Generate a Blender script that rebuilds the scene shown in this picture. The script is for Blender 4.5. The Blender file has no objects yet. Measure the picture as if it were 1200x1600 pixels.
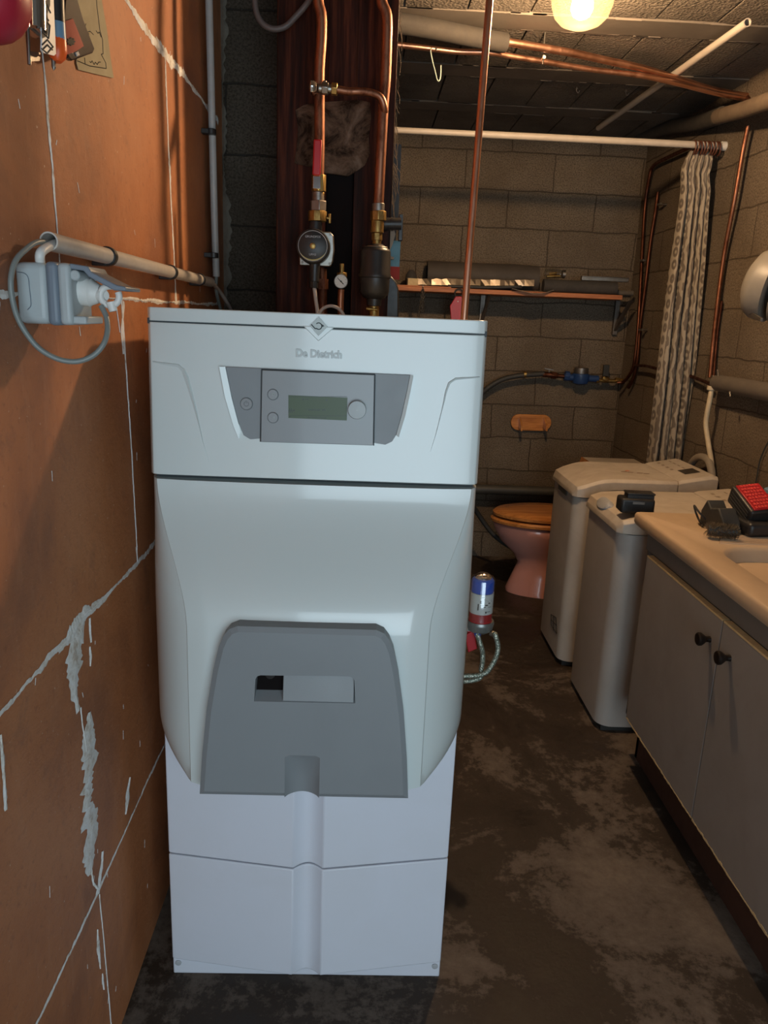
import bpy, bmesh, math, random
from mathutils import Vector, Matrix
random.seed(7)
SC = bpy.context.scene
COL = SC.collection
PI = math.pi

# ------------------------------------------------------------------ camera
F_PX = 1192.0
def _norm(v): return Vector(v).normalized()
_fw = _norm((572-600, 492-800, F_PX))
_dn = Vector((410-600, 5400-800, F_PX)); _dn = (_dn - _fw*_dn.dot(_fw)).normalized()
_xr = _dn.cross(_fw)
EYE = Vector((0, 0, 1.45))
cam = bpy.data.objects.new('camera', bpy.data.cameras.new('camera'))
COL.objects.link(cam)
_rows = [_xr, _fw, -_dn]                       # world axes seen in picture axes (right, down, forward)
cam.matrix_world = Matrix.Translation(EYE) @ Matrix([[r.x, -r.y, -r.z] for r in _rows]).to_4x4()
cam.data.sensor_fit = 'VERTICAL'; cam.data.sensor_height = 32.0
cam.data.lens = F_PX/1600*32.0
cam.data.clip_start = 0.02
SC.camera = cam

# ------------------------------------------------------------------ world, light, exposure
SC.view_settings.view_transform = 'Standard'; SC.view_settings.look = 'None'
SC.view_settings.gamma = 1.0; SC.view_settings.use_curve_mapping = False
SC.view_settings.exposure = 0.0
w = bpy.data.worlds.new('outside'); SC.world = w; w.use_nodes = True
w.node_tree.nodes['Background'].inputs[0].default_value = (0.62, 0.80, 1.0, 1)
w.node_tree.nodes['Background'].inputs[1].default_value = 1.2
def area(name, loc, rot, sx, sy, power, color):
    l = bpy.data.lights.new(name, 'AREA'); l.shape = 'RECTANGLE'; l.size = sx; l.size_y = sy
    l.energy = power; l.color = color
    o = bpy.data.objects.new(name, l); o.location = loc; o.rotation_euler = rot; COL.objects.link(o); return o
DAY = area('daylight_garage_opening', (0.56, -1.50, 1.08), (PI/2, 0, 0), 1.8, 1.9, 37, (0.74, 0.92, 1.0))
BULB_STRENGTH = 1500.0

# ------------------------------------------------------------------ placing helpers
def at(px, py, **k):
    d = Vector((px-600, py-800, F_PX)); d = Vector([r.dot(d) for r in _rows])
    (a, v), = k.items(); i = 'xyz'.index(a)
    return EYE + d*((v-EYE[i])/d[i])

def tag(o, label=None, cat=None, group=None, kind=None):
    if label: o['label'] = label
    if cat: o['category'] = cat
    if group: o['group'] = group
    if kind: o['kind'] = kind
    return o
ORG = {}
def thing(name, loc, label, cat, group=None):
    o = bpy.data.objects.new(name, None); COL.objects.link(o); o.location = loc
    o.empty_display_size = 0.05
    ORG[o.name] = Vector(loc); return tag(o, label, cat, group)

class MB:
    """collects shapes in world metres and links them as one mesh object"""
    def __init__(s): s.v = []; s.f = []; s.m = []; s.uv = {}
    def add(s, vs, fs, mi=0):
        b = len(s.v); s.v += [tuple(v) for v in vs]
        s.f += [tuple(b+i for i in f) for f in fs]; s.m += [mi]*len(fs); return s
    def box(s, a, b, mi=0):
        x0, y0, z0 = [min(p, q) for p, q in zip(a, b)]; x1, y1, z1 = [max(p, q) for p, q in zip(a, b)]
        return s.add([(x0,y0,z0),(x1,y0,z0),(x1,y1,z0),(x0,y1,z0),(x0,y0,z1),(x1,y0,z1),(x1,y1,z1),(x0,y1,z1)],
                     [(0,3,2,1),(4,5,6,7),(0,1,5,4),(1,2,6,5),(2,3,7,6),(3,0,4,7)], mi)
    def obox(s, c, ax, ay, az, mi=0):
        """box from its centre and three half-axis vectors"""
        c, ax, ay, az = map(Vector, (c, ax, ay, az)); V = []
        for k in (-1, 1):
            for i, j in ((-1,-1),(1,-1),(1,1),(-1,1)): V.append(c+ax*i+ay*j+az*k)
        return s.add(V, [(0,3,2,1),(4,5,6,7),(0,1,5,4),(1,2,6,5),(2,3,7,6),(3,0,4,7)], mi)
    def quad(s, a, b, c, d, mi=0): return s.add([a, b, c, d], [(0,1,2,3)], mi)
    def loft(s, rings, closed=True, caps=(True, True), mi=0):
        n = len(rings[0]); V = [p for r in rings for p in r]; Fc = []
        for k in range(len(rings)-1):
            for i in range(n if closed else n-1):
                j = (i+1) % n
                Fc.append((k*n+i, k*n+j, (k+1)*n+j, (k+1)*n+i))
        if closed and caps[0]: Fc.append(tuple(range(n))[::-1])
        if closed and caps[1]: Fc.append(tuple((len(rings)-1)*n+i for i in range(n)))
        return s.add(V, Fc, mi)
    def frame(s, d):
        d = Vector(d).normalized(); u = d.cross(Vector((0,0,1)))
        if u.length < 0.05: u = d.cross(Vector((0,1,0)))
        u.normalize(); return u, d.cross(u)
    def cyl(s, p0, p1, r0, r1=None, seg=24, mi=0, caps=(True, True), rot=0):
        p0, p1 = Vector(p0), Vector(p1); r1 = r0 if r1 is None else r1
        u, w_ = s.frame(p1-p0)
        return s.loft([[p+(u*math.cos(a)+w_*math.sin(a))*r for a in [rot+2*PI*i/seg for i in range(seg)]]
                       for p, r in ((p0, r0), (p1, r1))], True, caps, mi)
    def lathe(s, o, d, prof, seg=28, mi=0, caps=(True, True)):
        """prof: (distance along d, radius)"""
        o = Vector(o); d = Vector(d).normalized(); u, w_ = s.frame(d)
        return s.loft([[o+d*t+(u*math.cos(a)+w_*math.sin(a))*max(r, 1e-5) for a in [2*PI*i/seg for i in range(seg)]]
                       for t, r in prof], True, caps, mi)
    def tube(s, pts, r, seg=12, smooth=6, mi=0, caps=(True, True)):
        pts = [Vector(p) for p in pts]
        if smooth and len(pts) > 2:
            q = []; e = [pts[0]*2-pts[1]]+pts+[pts[-1]*2-pts[-2]]
            for i in range(1, len(e)-2):
                for k in range(smooth):
                    t = k/smooth; a, b, c, d = e[i-1:i+3]
                    q.append(0.5*((2*b)+(c-a)*t+(2*a-5*b+4*c-d)*t*t+(3*b-a-3*c+d)*t**3))
            pts = q+[pts[-1]]
        rings = []; u = None
        for i, p in enumerate(pts):
            d = (pts[min(i+1, len(pts)-1)]-pts[max(i-1, 0)]).normalized()
            if u is None: u, _ = s.frame(d)
            u = (u-d*u.dot(d)).normalized(); w_ = d.cross(u)
            rr = r[min(i, len(r)-1)] if isinstance(r, (list, tuple)) else r
            rings.append([p+(u*math.cos(a)+w_*math.sin(a))*rr for a in [2*PI*k/seg for k in range(seg)]])
        return s.loft(rings, True, caps, mi)
    def prism(s, poly, off, mi=0):
        poly = [Vector(p) for p in poly]; off = Vector(off)
        return s.loft([poly, [p+off for p in poly]], True, (True, True), mi)
    def build(s, name, mats, parent=None, smooth=True, bevel=0, seg=2, origin=None, angle=38, uv=None):
        if not isinstance(mats, (list, tuple)): mats = [mats]
        if parent is not None: org = ORG[parent.name]
        elif origin is not None: org = Vector(origin)
        else:
            xs = list(zip(*s.v)); org = Vector(((min(xs[0])+max(xs[0]))/2, (min(xs[1])+max(xs[1]))/2, min(xs[2])))
        me = bpy.data.meshes.new(name)
        me.from_pydata([tuple(Vector(v)-org) for v in s.v], [], s.f)
        for m in mats: me.materials.append(m)
        me.polygons.foreach_set('material_index', s.m)
        bm = bmesh.new(); bm.from_mesh(me); bmesh.ops.remove_doubles(bm, verts=bm.verts, dist=1e-6)
        bmesh.ops.recalc_face_normals(bm, faces=bm.faces); bm.to_mesh(me); bm.free()
        if smooth:
            me.shade_smooth(); me.set_sharp_from_angle(angle=math.radians(angle))
        if uv:
            L = me.uv_layers.new(name='uv')
            for lp in me.loops:
                co = me.vertices[lp.vertex_index].co+org; L.data[lp.index].uv = uv(co)
        o = bpy.data.objects.new(name, me); COL.objects.link(o)
        if parent is not None:
            o.parent = parent
            if parent.type != 'EMPTY': o.location = (0, 0, 0)
        else: o.location = org
        ORG[o.name] = org
        if bevel:
            b = o.modifiers.new('bevel', 'BEVEL'); b.width = bevel; b.segments = seg; b.limit_method = 'ANGLE'
            b.angle_limit = math.radians(35); b.harden_normals = False
        return o

# ------------------------------------------------------------------ materials
def mat(name, color, rough=0.5, metal=0.0, spec=0.5, coat=0.0, emit=None, es=0.0, alpha=1.0, trans=0.0):
    m = bpy.data.materials.new(name); m.use_nodes = True; b = m.node_tree.nodes['Principled BSDF']
    b.inputs['Base Color'].default_value = (*color, 1); b.inputs['Roughness'].default_value = rough
    b.inputs['Metallic'].default_value = metal; b.inputs['Specular IOR Level'].default_value = spec
    b.inputs['Coat Weight'].default_value = coat; b.inputs['Coat Roughness'].default_value = 0.05
    b.inputs['Alpha'].default_value = alpha; b.inputs['Transmission Weight'].default_value = trans
    if emit: b.inputs['Emission Color'].default_value = (*emit, 1); b.inputs['Emission Strength'].default_value = es
    return m
class NT:
    def __init__(s, m): s.t = m.node_tree; s.b = s.t.nodes['Principled BSDF']
    def n(s, ty, **k):
        x = s.t.nodes.new(ty)
        for a, v in k.items():
            if a.startswith('i_'):
                x.inputs[a[2:].replace('_', ' ')].default_value = v
            else: setattr(x, a, v)
        return x
    def l(s, a, b): s.t.links.new(a, b)
    def noise(s, vec, scale, detail=6, rough=0.6, dist=0.0):
        x = s.n('ShaderNodeTexNoise', i_Scale=scale, i_Detail=detail, i_Roughness=rough, i_Distortion=dist)
        s.l(vec, x.inputs['Vector']); return x.outputs['Fac']
    def ramp(s, fac, stops):
        r = s.n('ShaderNodeValToRGB'); e = r.color_ramp.elements
        while len(e) < len(stops): e.new(0.5)
        for el, (p, c) in zip(e, stops):
            el.position = p; el.color = (*c, 1) if len(c) == 3 else c
        s.l(fac, r.inputs[0]); return r.outputs[0]
    def mix(s, fac, a, b, mode='MIX'):
        x = s.n('ShaderNodeMix', data_type='RGBA', blend_type=mode)
        if isinstance(fac, (int, float)): x.inputs[0].default_value = fac
        else: s.l(fac, x.inputs[0])
        for v, i in ((a, 6), (b, 7)):
            if isinstance(v, tuple): x.inputs[i].default_value = (*v, 1)
            else: s.l(v, x.inputs[i])
        return x.outputs[2]
    def math(s, op, a, b=0.0, clamp=False):
        x = s.n('ShaderNodeMath', operation=op, use_clamp=clamp)
        for v, i in ((a, 0), (b, 1)):
            if isinstance(v, (int, float)): x.inputs[i].default_value = v
            else: s.l(v, x.inputs[i])
        return x.outputs[0]
    def bump(s, h, strength=0.5, dist=0.01, normal=None):
        x = s.n('ShaderNodeBump', i_Strength=strength, i_Distance=dist); s.l(h, x.inputs['Height'])
        if normal: s.l(normal, x.inputs['Normal'])
        s.l(x.outputs[0], s.b.inputs['Normal']); return x.outputs[0]
    def obj(s): return s.n('ShaderNodeTexCoord').outputs['Object']
    def uv(s): return s.n('ShaderNodeTexCoord').outputs['UV']

def wear(m, dirt, amount=0.35, scale=9, bump=0.0, bscale=300):
    """colour of the thing broken up by faint dirt, plus fine bump"""
    t = NT(m); c = tuple(t.b.inputs['Base Color'].default_value)[:3]; o = t.obj()
    f = t.ramp(t.noise(o, scale, 8, 0.65, 0.6), [(0.42, (0, 0, 0)), (0.75, (amount,)*3)])
    t.l(t.mix(f, c, dirt), t.b.inputs['Base Color'])
    r0 = t.b.inputs['Roughness'].default_value
    rr = t.n('ShaderNodeMapRange'); rr.inputs[3].default_value = r0*0.8; rr.inputs[4].default_value = min(1, r0*1.25)
    t.l(t.noise(o, scale*3, 4), rr.inputs[0]); t.l(rr.outputs[0], t.b.inputs['Roughness'])
    if bump: t.bump(t.noise(o, bscale, 3), bump, 0.001)
    return m

def block_mat(name, c1, c2, mortar, bw=0.5, bh=0.2, off=(0, 0), bump=0.9):
    m = mat(name, c1, 0.93, spec=0.2); t = NT(m)
    mp = t.n('ShaderNodeMapping'); mp.inputs['Location'].default_value = (off[0], off[1], 0); t.l(t.uv(), mp.inputs[0])
    # wobble the joints a little
    wob = t.n('ShaderNodeTexNoise', i_Scale=6.0, i_Detail=5.0); t.l(mp.outputs[0], wob.inputs['Vector'])
    sub = t.n('ShaderNodeVectorMath', operation='SUBTRACT'); t.l(wob.outputs['Color'], sub.inputs[0]); sub.inputs[1].default_value = (0.5, 0.5, 0.5)
    sc = t.n('ShaderNodeVectorMath', operation='SCALE'); t.l(sub.outputs[0], sc.inputs[0]); sc.inputs['Scale'].default_value = 0.03
    ad = t.n('ShaderNodeVectorMath', operation='ADD'); t.l(mp.outputs[0], ad.inputs[0]); t.l(sc.outputs[0], ad.inputs[1])
    br = t.n('ShaderNodeTexBrick', offset=0.5); t.l(ad.outputs[0], br.inputs['Vector'])
    for k, v in (('Scale', 1.0), ('Mortar Size', 0.0035), ('Mortar Smooth', 0.3), ('Bias', 0.0), ('Brick Width', bw), ('Row Height', bh)):
        br.inputs[k].default_value = v
    br.inputs['Color1'].default_value = (*c1, 1); br.inputs['Color2'].default_value = (*c2, 1); br.inputs['Mortar'].default_value = (*mortar, 1)
    uv = t.uv()
    grain = t.noise(uv, 140, 5, 0.8); big = t.noise(uv, 3.2, 5, 0.6)
    col = t.mix(t.ramp(grain, [(0.40, (0.9,)*3), (0.56, (0.0,)*3)]), br.outputs['Color'], (c1[0]*0.35, c1[1]*0.33, c1[2]*0.3))
    col = t.mix(t.ramp(big, [(0.35, (0.45,)*3), (0.62, (0.0,)*3)]), col, (c1[0]*0.45, c1[1]*0.41, c1[2]*0.36))
    # pale lime specks and smears
    sm = t.noise(uv, 26, 6, 0.7, 1.0)
    col = t.mix(t.ramp(sm, [(0.70, (0,)*3), (0.76, (0.55,)*3)]), col, (0.34, 0.32, 0.29))
    t.l(col, t.b.inputs['Base Color'])
    h = t.math('ADD', t.math('MULTIPLY', grain, 0.35), t.math('MULTIPLY', br.outputs['Fac'], -1.3))
    h = t.math('ADD', h, t.math('MULTIPLY', t.noise(uv, 45, 3), 0.35))
    t.bump(h, bump, 0.02); return m

M = {}
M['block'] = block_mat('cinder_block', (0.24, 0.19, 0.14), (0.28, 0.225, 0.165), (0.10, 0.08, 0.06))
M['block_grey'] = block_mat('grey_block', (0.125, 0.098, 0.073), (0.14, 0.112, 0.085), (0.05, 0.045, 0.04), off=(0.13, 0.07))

m = mat('terracotta_plaster', (0.42, 0.13, 0.04), 0.55, spec=0.35); t = NT(m); uv = t.uv()
c = t.ramp(t.noise(uv, 2.3, 7, 0.6, 0.4), [(0.32, (0.30, 0.115, 0.055)), (0.5, (0.47, 0.175, 0.068)), (0.68, (0.55, 0.225, 0.095))])
c = t.mix(t.ramp(t.noise(uv, 60, 6, 0.7), [(0.55, (0,)*3), (0.72, (0.6,)*3)]), c, (0.25, 0.09, 0.04))
st = t.n('ShaderNodeMapping'); st.inputs['Scale'].default_value = (9, 2.2, 1); t.l(uv, st.inputs[0])
c = t.mix(t.ramp(t.noise(st.outputs[0], 3, 7, 0.7), [(0.52, (0,)*3), (0.78, (0.4,)*3)]), c, (0.58, 0.28, 0.15))
dk = t.noise(uv, 7.5, 8, 0.72, 0.8)
c = t.mix(t.ramp(dk, [(0.56, (0,)*3), (0.74, (0.55,)*3)]), c, (0.22, 0.10, 0.06))
c = t.mix(t.ramp(t.noise(uv, 130, 2, 0.5), [(0.72, (0,)*3), (0.76, (0.8,)*3)]), c, (0.7, 0.55, 0.42))
t.l(c, t.b.inputs['Base Color']); t.bump(t.noise(uv, 30, 9, 0.75), 0.5, 0.006); M['terracotta'] = m

m = mat('lime_mortar', (0.62, 0.55, 0.45), 0.9, spec=0.2); t = NT(m); o_ = t.obj()
t.l(t.ramp(t.noise(o_, 28, 7, 0.7), [(0.33, (0.55, 0.43, 0.33)), (0.45, (0.82, 0.78, 0.72)), (0.62, (0.92, 0.92, 0.91))]), t.b.inputs['Base Color'])
t.bump(t.noise(o_, 110, 6, 0.8), 0.7, 0.003); M['mortar'] = m

m = mat('damp_concrete', (0.08, 0.05, 0.035), 0.6, spec=0.35); t = NT(m); uv = t.uv()
big = t.noise(uv, 1.9, 9, 0.68, 0.5); fine = t.noise(uv, 38, 8, 0.75)
f = t.math('ADD', t.math('MULTIPLY', big, 0.85), t.math('MULTIPLY', fine, 0.28))
c = t.ramp(f, [(0.40, (0.020, 0.014, 0.010)), (0.565, (0.040, 0.027, 0.018)), (0.605, (0.105, 0.080, 0.062)), (0.75, (0.18, 0.142, 0.11))])
c = t.mix(t.ramp(t.noise(uv, 210, 4, 0.7), [(0.68, (0,)*3), (0.8, (0.7,)*3)]), c, (0.25, 0.21, 0.16))
t.l(c, t.b.inputs['Base Color'])
t.l(t.ramp(f, [(0.45, (0.42,)*3), (0.62, (0.85,)*3)]), t.b.inputs['Roughness'])
t.bump(t.noise(uv, 55, 8, 0.7), 0.35, 0.004); M['floor'] = m

m = mat('rough_ceiling_block', (0.17, 0.14, 0.11), 0.95, spec=0.15); t = NT(m); o_ = t.obj()
vo = t.n('ShaderNodeTexVoronoi', i_Scale=95.0); t.l(o_, vo.inputs['Vector'])
c = t.ramp(t.noise(o_, 3, 6), [(0.3, (0.12, 0.10, 0.078)), (0.7, (0.21, 0.175, 0.14))])
t.l(c, t.b.inputs['Base Color'])
t.bump(t.math('ADD', vo.outputs['Distance'], t.math('MULTIPLY', t.noise(o_, 150, 4, 0.7), 0.8)), 1.0, 0.008); M['ceil_block'] = m
M['ceil_beam'] = wear(mat('ceiling_beam_concrete', (0.15, 0.125, 0.10), 0.9, spec=0.2), (0.26, 0.22, 0.18), 0.4, 4, 0.4, 120)

m = mat('oxide_red_paint', (0.055, 0.012, 0.006), 0.55, spec=0.10); t = NT(m); o_ = t.obj()  # dark red paint, tones also lowered to stand in for weak daylight
st = t.n('ShaderNodeMapping'); st.inputs['Scale'].default_value = (30, 30, 1.6); t.l(o_, st.inputs[0])
g = t.noise(st.outputs[0], 1.6, 7, 0.65)
t.l(t.ramp(g, [(0.35, (0.009, 0.004, 0.003)), (0.5, (0.032, 0.009, 0.005)), (0.70, (0.11, 0.030, 0.013))]), t.b.inputs['Base Color'])
t.bump(g, 0.35, 0.004); M['oxide'] = m
M['black_recess'] = mat('recess_black', (0.007, 0.005, 0.005), 0.8, spec=0.1)  # near-black backing for the chimney slot and the burner window plate
m = mat('crumbling_render', (0.30, 0.22, 0.17), 0.95, spec=0.1); t = NT(m); o_ = t.obj()
t.l(t.ramp(t.noise(o_, 13, 9, 0.7, 0.8), [(0.40, (0.03, 0.018, 0.012)), (0.52, (0.14, 0.09, 0.06)), (0.7, (0.27, 0.19, 0.14))]), t.b.inputs['Base Color'])
t.bump(t.noise(o_, 60, 8, 0.8), 1.0, 0.01); M['render'] = m

M['white_gloss'] = mat('white_enamel', (0.655, 0.715, 0.71), 0.3, spec=0.5, coat=0.7)
M['white_gloss'].node_tree.nodes['Principled BSDF'].inputs['Coat Roughness'].default_value = 0.09
M['white_panel'] = wear(mat('white_lower_panel', (0.70, 0.72, 0.80), 0.38), (0.6, 0.6, 0.6), 0.2, 5, 0.08, 700)
M['grey_panel'] = wear(mat('grey_moulded_plastic', (0.225, 0.242, 0.255), 0.42), (0.19, 0.20, 0.21), 0.4, 4, 0.12, 900)
M['grey_clear'] = mat('grey_glossy_plastic', (0.245, 0.258, 0.268), 0.3, coat=0.15)
M['grey_dark'] = mat('seam_dark', (0.035, 0.045, 0.05), 0.6)
M['black'] = wear(mat('black_plastic', (0.018, 0.017, 0.017), 0.4), (0.05, 0.045, 0.04), 0.4, 20)
M['rubber'] = wear(mat('black_rubber', (0.03, 0.03, 0.028), 0.6), (0.06, 0.055, 0.05), 0.4, 12)
M['silver'] = mat('brushed_silver', (0.22, 0.23, 0.22), 0.35, metal=0.6)
M['letter'] = mat('raised_letter_silver', (0.50, 0.55, 0.55), 0.3)
m = mat('lcd_green', (0.085, 0.12, 0.07), 0.3, spec=0.25); M['lcd'] = m
M['lcd_ink'] = mat('lcd_ink', (0.015, 0.025, 0.02), 0.3)
M['lcd_ring'] = mat('ring_line', (0.09, 0.10, 0.11), 0.4)

def copper(name, c, rough, amount):
    m = mat(name, c, rough, metal=1.0); t = NT(m); o = t.obj()
    st = t.n('ShaderNodeMapping'); st.inputs['Scale'].default_value = (1, 1, 0.35); t.l(o, st.inputs[0])
    f = t.noise(st.outputs[0], 22, 7, 0.7)
    t.l(t.ramp(f, [(0.35, (c[0]*0.35, c[1]*0.28, c[2]*0.25)), (0.55, c)]) if amount else t.ramp(f, [(0.2, c), (0.8, c)]), t.b.inputs['Base Color'])
    t.l(t.ramp(f, [(0.3, (rough*1.7,)*3), (0.6, (rough,)*3)]), t.b.inputs['Roughness']); return m
M['copper'] = copper('copper', (0.33, 0.145, 0.085), 0.42, True)
M['copper_bright'] = copper('bright_copper', (0.72, 0.38, 0.25), 0.30, False)
M['copper_old'] = copper('tarnished_copper', (0.15, 0.060, 0.036), 0.44, True)
M['brass'] = copper('brass', (0.46, 0.31, 0.11), 0.38, True)
M['steel'] = wear(mat('steel', (0.34, 0.32, 0.29), 0.38, metal=1.0), (0.2, 0.17, 0.13), 0.7, 30)
M['steel_dark'] = wear(mat('dull_steel', (0.26, 0.235, 0.21), 0.45, metal=0.9), (0.12, 0.09, 0.07), 0.6, 25)
M['chrome'] = mat('chrome', (0.75, 0.75, 0.75), 0.12, metal=1.0)
M['red'] = mat('red_plastic', (0.42, 0.01, 0.015), 0.38)
M['red_deep'] = mat('crimson_ribbed', (0.36, 0.012, 0.03), 0.5)
M['orange_pl'] = mat('orange_plastic', (0.85, 0.12, 0.02), 0.35)
M['blue'] = mat('blue_plastic', (0.02, 0.10, 0.55), 0.3)
M['blue_pale'] = wear(mat('pale_blue_plastic', (0.16, 0.29, 0.42), 0.4), (0.1, 0.15, 0.2), 0.3, 10)
M['blue_meter'] = wear(mat('blue_meter_paint', (0.015, 0.05, 0.16), 0.4), (0.03, 0.04, 0.05), 0.4, 20)
M['grey_box'] = wear(mat('grey_electrical_plastic', (0.42, 0.46, 0.47), 0.42), (0.3, 0.32, 0.32), 0.3, 12)
M['grey_band'] = mat('slate_plastic', (0.17, 0.205, 0.25), 0.45)
M['white_pl'] = wear(mat('white_plastic', (0.70, 0.69, 0.66), 0.4), (0.5, 0.46, 0.4), 0.4, 14)
M['pvc'] = wear(mat('pale_pvc_conduit', (0.55, 0.50, 0.45), 0.42), (0.36, 0.31, 0.27), 0.5, 20)
M['pvc_grey'] = wear(mat('grey_pvc_conduit', (0.40, 0.39, 0.38), 0.4), (0.28, 0.26, 0.24), 0.5, 20)
M['cable_grey'] = mat('grey_cable_sheath', (0.20, 0.22, 0.21), 0.4)
M['cable_white'] = mat('white_cable_sheath', (0.55, 0.47, 0.42), 0.45)
M['cream'] = wear(mat('cream_rod_paint', (0.50, 0.44, 0.37), 0.45), (0.32, 0.26, 0.2), 0.35, 15)
M['hose_cream'] = wear(mat('cream_hose', (0.60, 0.49, 0.32), 0.55), (0.3, 0.22, 0.14), 0.4, 15)
M['machine'] = wear(mat('ivory_enamel', (0.56, 0.51, 0.45), 0.38), (0.33, 0.27, 0.21), 0.4, 5)
M['machine_top'] = wear(mat('dusty_ivory_lid', (0.58, 0.51, 0.43), 0.5), (0.30, 0.23, 0.16), 0.55, 8)
M['machine2'] = wear(mat('white_enamel_machine', (0.50, 0.46, 0.42), 0.42), (0.32, 0.27, 0.22), 0.35, 5)
M['pearl'] = mat('pearl_grey_plastic', (0.42, 0.43, 0.45), 0.4)
M['display_dark'] = mat('dark_window', (0.05, 0.04, 0.03), 0.25)
M['pink'] = wear(mat('pink_porcelain', (0.62, 0.29, 0.24), 0.18, coat=0.4), (0.45, 0.22, 0.17), 0.3, 6)
m = mat('varnished_pine', (0.56, 0.21, 0.05), 0.25, coat=0.3); t = NT(m); o_ = t.obj()
st = t.n('ShaderNodeMapping'); st.inputs['Scale'].default_value = (2, 28, 20); t.l(o_, st.inputs[0])
g = t.noise(st.outputs[0], 2.2, 6, 0.6, 0.8)
t.l(t.ramp(g, [(0.3, (0.38, 0.13, 0.03)), (0.65, (0.68, 0.28, 0.075))]), t.b.inputs['Base Color']); M['pine'] = m
m = mat('orange_board', (0.42, 0.15, 0.05), 0.55); t = NT(m); o_ = t.obj()
st = t.n('ShaderNodeMapping'); st.inputs['Scale'].default_value = (2, 30, 30); t.l(o_, st.inputs[0])
g = t.noise(st.outputs[0], 2.5, 6, 0.65, 0.6)
t.l(t.ramp(g, [(0.3, (0.30, 0.09, 0.03)), (0.65, (0.56, 0.20, 0.07))]), t.b.inputs['Base Color']); M['board'] = m
M['chip_edge'] = wear(mat('raw_chipboard_edge', (0.68, 0.52, 0.28), 0.8), (0.40, 0.26, 0.12), 0.5, 60)
M['door'] = wear(mat('grey_melamine', (0.30, 0.275, 0.255), 0.5), (0.22, 0.19, 0.165), 0.45, 6, 0.15, 500)
M['apron'] = wear(mat('taupe_melamine', (0.24, 0.215, 0.19), 0.5), (0.17, 0.14, 0.12), 0.4, 6)
M['kick'] = wear(mat('brown_kick_board', (0.085, 0.035, 0.02), 0.7), (0.03, 0.015, 0.01), 0.5, 9)
M['counter'] = wear(mat('beige_resin_sink', (0.60, 0.44, 0.29), 0.42), (0.36, 0.25, 0.16), 0.35, 5, 0.1, 300)
M['knob'] = mat('dark_bronze_knob', (0.02, 0.014, 0.011), 0.35, metal=0.4)
M['foam'] = wear(mat('grey_foam_lagging', (0.11, 0.092, 0.075), 0.9), (0.17, 0.14, 0.11), 0.5, 16, 0.4, 200)
M['foam_near_lamp'] = wear(mat('foam_lagging_dimmed', (0.033, 0.028, 0.023), 0.9), (0.058, 0.047, 0.036), 0.5, 16, 0.4, 200)  # same foam, colour darkened to offset the brightness of the lamp beside it
M['foam_tan'] = wear(mat('taped_tan_lagging', (0.17, 0.125, 0.085), 0.8), (0.09, 0.06, 0.04), 0.6, 18, 0.5, 120)
M['foam_dark'] = wear(mat('dark_lagging', (0.045, 0.04, 0.035), 0.85), (0.09, 0.075, 0.06), 0.5, 20)
M['lampgrey'] = wear(mat('grey_lamp_enamel', (0.24, 0.22, 0.19), 0.4), (0.16, 0.14, 0.12), 0.4, 10)
M['alu'] = wear(mat('crumpled_aluminium', (0.20, 0.17, 0.14), 0.33, metal=1.0), (0.3, 0.25, 0.18), 0.6, 30)
M['jute'] = mat('straw_fibre', (0.14, 0.095, 0.055), 0.9)
M['paper'] = wear(mat('yellowed_paper', (0.40, 0.34, 0.21), 0.8), (0.26, 0.21, 0.13), 0.4, 14)
M['ink'] = mat('pen_ink', (0.03, 0.025, 0.02), 0.7)
M['teal'] = wear(mat('teal_card', (0.025, 0.14, 0.19), 0.4), (0.10, 0.25, 0.28), 0.5, 12)
M['red_card'] = mat('red_orange_card', (0.38, 0.035, 0.02), 0.6, spec=0.25)
M['wood_pale'] = wear(mat('pale_wood', (0.30, 0.23, 0.17), 0.7), (0.16, 0.11, 0.08), 0.4, 30)
m = mat('braided_steel', (0.6, 0.55, 0.45), 0.35, metal=0.7); t = NT(m); o_ = t.obj()
wv = t.n('ShaderNodeTexVoronoi', i_Scale=330.0); t.l(o_, wv.inputs['Vector'])
t.l(t.ramp(wv.outputs['Distance'], [(0.2, (0.78, 0.74, 0.62)), (0.5, (0.22, 0.27, 0.22))]), t.b.inputs['Base Color'])
t.bump(wv.outputs['Distance'], 0.6, 0.002); M['braid'] = m
# curtain lace
m = mat('patterned_curtain_cloth', (0.4, 0.34, 0.26), 0.9, spec=0.1); t = NT(m); uv = t.uv()
sp = t.n('ShaderNodeSeparateXYZ'); t.l(uv, sp.inputs[0])
def band(sc, w0):    # distance to rows of rings stacked along the cloth, in strips
    mp = t.n('ShaderNodeMapping'); mp.inputs['Scale'].default_value = sc; t.l(uv, mp.inputs[0])
    v = t.n('ShaderNodeTexVoronoi', i_Scale=1.0, i_Randomness=0.18); v.feature = 'F1'; t.l(mp.outputs[0], v.inputs['Vector'])
    return t.ramp(v.outputs['Distance'], [(0.10, (0.9,)*3), (0.2, (0.05,)*3), (0.36, (0.1,)*3), (0.46, (1,)*3)])
p1 = band((17, 17, 1), 0); p2 = t.ramp(t.n('ShaderNodeTexWave').outputs['Fac'], [(0.4, (0,)*3), (0.6, (1,)*3)])
wv = t.n('ShaderNodeTexWave', i_Scale=6.0, i_Distortion=7.0, i_Detail=2.0); wv.inputs['Detail Scale'].default_value = 2.0; t.l(uv, wv.inputs['Vector'])
p2 = t.ramp(wv.outputs['Fac'], [(0.35, (0.1,)*3), (0.55, (0.9,)*3)])
strip = t.math('GREATER_THAN', t.math('FRACT', t.math('MULTIPLY', sp.outputs[0], 4.7)), 0.45)
pat = t.mix(strip, p1, p2)
c = t.mix(pat, (0.13, 0.105, 0.085), (0.36, 0.31, 0.24))
t.l(c, t.b.inputs['Base Color']); t.bump(pat, 0.3, 0.002); M['curtain'] = m
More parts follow.
